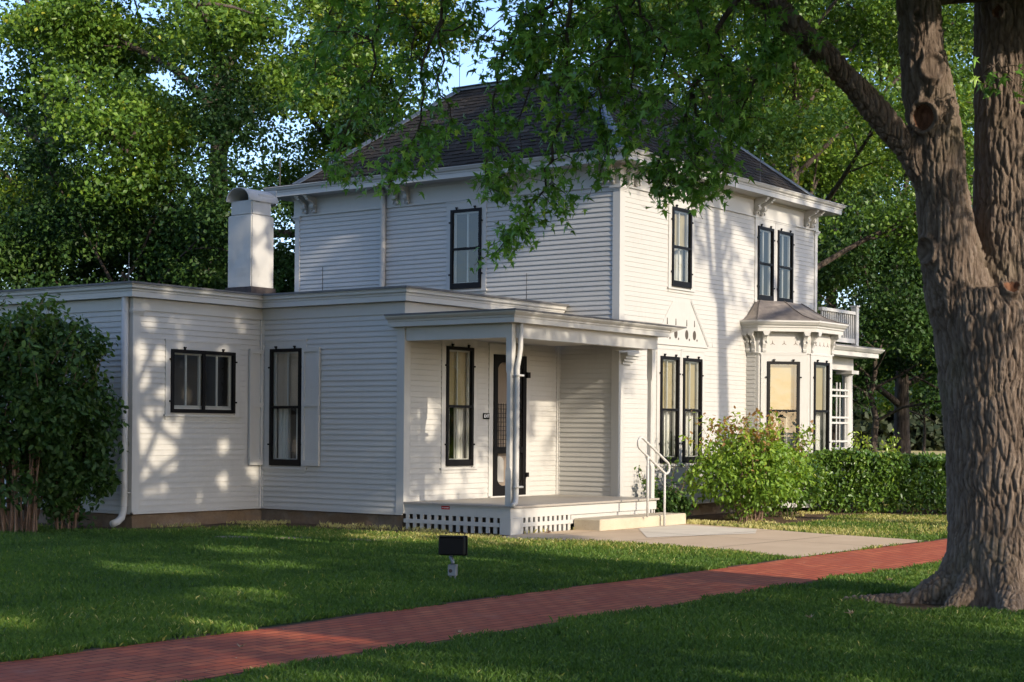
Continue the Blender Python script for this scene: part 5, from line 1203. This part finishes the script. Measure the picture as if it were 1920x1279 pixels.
# ------------------------------------------------------------------ small things
mb = MB(); mb.box(21.66, 24.36, 14.12, 14.645, -.1, .195)
st = mb.build('concrete_step', M['step'], bevel=.018); tag(st, 'single pale sandy concrete step before the porch floor', 'step')
bm = bmesh.new(); bm.from_mesh(st.data); bmesh.ops.subdivide_edges(bm, edges=[e for e in bm.edges if e.calc_length() > .3], cuts=12, use_grid_fill=True)
for v in bm.verts:
    q = vnoise([[v.co.x*5, v.co.y*5, v.co.z*5]])[0]-.5; v.co.y += q*.012; v.co.z += q*.008
bm.to_mesh(st.data); bm.free()
# pipe handrail: one bent loop on two legs
hr = empty('handrail', (23.6, 14.07, 0), 'white bent pipe handrail beside the porch step', 'handrail')
ya = 14.03; F = lambda u, z: (u, ya, z)
mb = MB(); top = np.array([22.72, 1.40]); bot = np.array([23.52, .99]); dv = (bot-top)/np.linalg.norm(bot-top); nv = np.array([-dv[1], dv[0]]); r = .098
loop = []
for t in np.linspace(-math.pi/2, math.pi/2, 9): loop.append(bot+dv*r*math.cos(t)+nv*r*(-math.sin(t)))
for t in np.linspace(math.pi/2, 3*math.pi/2, 9): loop.append(top+dv*r*math.cos(t)+nv*r*(-math.sin(t)))
loop.append(loop[0]); mb.tube([F(*p) for p in loop], .021, 10, cap=False); mb.build('rail', M['trim'], hr, smooth=True)
for u in (22.93, 23.47):
    zt = top[1]+(u-top[0])*dv[1]/dv[0]-r*.95; mb = MB(); mb.tube([(u, ya, -.02 if u > 23.2 else .19), (u, ya, zt)], .02, 10); mb.build('leg', M['trim'], hr, smooth=True)
# EXIT sign on the wall left of the door
ex = empty('exit_sign', (22.13, YB-.03, 1.835), 'small black EXIT sign on the wall left of the screen door', 'sign')
F = FB(YB); mb = MB(); mb.box(22.045, 22.215, .022, .034, 1.785, 1.885, F); mb.build('panel', M['black'], ex)
def lettering(text, F, u, z, size, mat, parent, w, bold=.0):
    c = bpy.data.curves.new('text', 'FONT'); c.body = text; c.size = size; c.align_x = 'CENTER'; c.align_y = 'CENTER'; c.extrude = .0015; c.offset = bold
    o = bpy.data.objects.new('text', c); COL.objects.link(o); dg = bpy.context.evaluated_depsgraph_get(); me = bpy.data.meshes.new_from_object(o.evaluated_get(dg)); bpy.data.objects.remove(o, do_unlink=True)
    for v in me.vertices: v.co = Vector(F(u+v.co.x, w+v.co.z, z+v.co.y))
    me.materials.clear(); me.materials.append(mat); me.name = 'lettering'; return link_mesh('lettering', me, parent)
lettering('EXIT', F, 22.13, 1.835, .073, M['signwhite'], ex, .036, .0012)
pl = empty('warning_plaque', (XA-.005, 15.92, .383), 'tiny red plaque with white lettering on the porch skirt board', 'plaque')
F = FA(XA); mb = MB(); mb.box(-16.0, -15.84, .002, .008, .352, .405, F); mb.build('panel', M['red'], pl); lettering('WATCH STEP', F, -15.92, .378, .022, M['signwhite'], pl, .0095, .0004)
# floodlight on a conduit post in the lawn
fb_ = np.array([13.61, 10.76, 0.0]); fl = empty('floodlight', tuple(fb_), 'black floodlight on a grey junction box, seen from behind on the lawn', 'floodlight')
# it is aimed at the house, so the camera sees its back
aim = FWD*.97+RGT*.18; aim /= np.linalg.norm(aim); sd = np.array([aim[1], -aim[0], 0]); UPZ = np.array([0, 0, 1.0])
def FL(s, f, z): p = fb_+sd*s+aim*f; return (p[0], p[1], z)
mb = MB(); mb.box(-.145, .135, .0, .11, .265, .455, FL); head = mb.build('housing', M['black'], fl, bevel=.012)
mb = MB(); mb.box(-.158, .148, .11, .135, .255, .468, FL); mb.build('bezel', M['black'], head)
mb = MB(); mb.box(-.15, .14, -.012, .03, .455, .463, FL); mb.build('lid', M['black'], head)
mb = MB(); mb.tube([FL(-.02, .05, .27), FL(-.015, .045, .235), FL(.0, .03, .215), FL(.012, .02, .19), FL(.012, .02, .165)], [.018, .022, .02, .017, .02], 9); mb.build('bracket', M['metal'], fl, smooth=True)
mb = MB(); mb.box(-.035, .06, -.02, .06, .045, .165, FL); bx_ = mb.build('junction_box', M['metal'], fl, bevel=.006)
mb = MB(); mb.tube([FL(-.005, -.0205, .10), FL(-.005, -.024, .10)], [.02, .02], 12); mb.build('rust_spot', M['flash'], bx_)
mb = MB(); mb.tube([FL(-.01, .02, -.1), FL(-.01, .02, .05)], .014, 9); mb.tube([FL(.036, .02, -.1), FL(.036, .02, .05)], .014, 9); mb.build('conduit', M['metal'], fl)
# dry leaves and twigs that the photo shows lying about
for (x, y, s, lab) in ((12.48, 6.02, .075, 'curled dry leaf lying alone on the shaded lawn before the maple'), (13.0, 5.88, .085, 'pale dry leaf on the grass just left of the maple roots'), (20.62, 14.35, .12, 'dark dry leaf lying on the walk at the foot of the step'), (9.98, 7.83, .06, 'pale dry leaf at the near edge of the brick path'), (8.3, 8.5, .07, 'pale leaf lying on the bricks at far left'), (16.2, 6.9, .07, 'small pale leaf at the root left of the maple')):
    v, f = leaf_shape('maple'); a = random.random()*6.28; mb = MB()
    zt = .05 if not (BR0 < y < BR1 or x > 18) else .022
    P = [(x+s*(vx*math.cos(a)-vy*math.sin(a)), y+s*(vx*math.sin(a)+vy*math.cos(a)), zt+s*(.35*abs(vx)*2+.25*abs(vy-.4))) for vx, vy, vz in v]
    mb.add(P+[(p[0], p[1], p[2]-.002) for p in P], [tuple(q) for q in f]+[tuple(int(i)+len(P) for i in q) for q in f])
    tag(mb.build('dry_leaf', M['dryleaf'] if x != 20.62 else M['stem']), lab, 'leaf', 'fallen leaves')
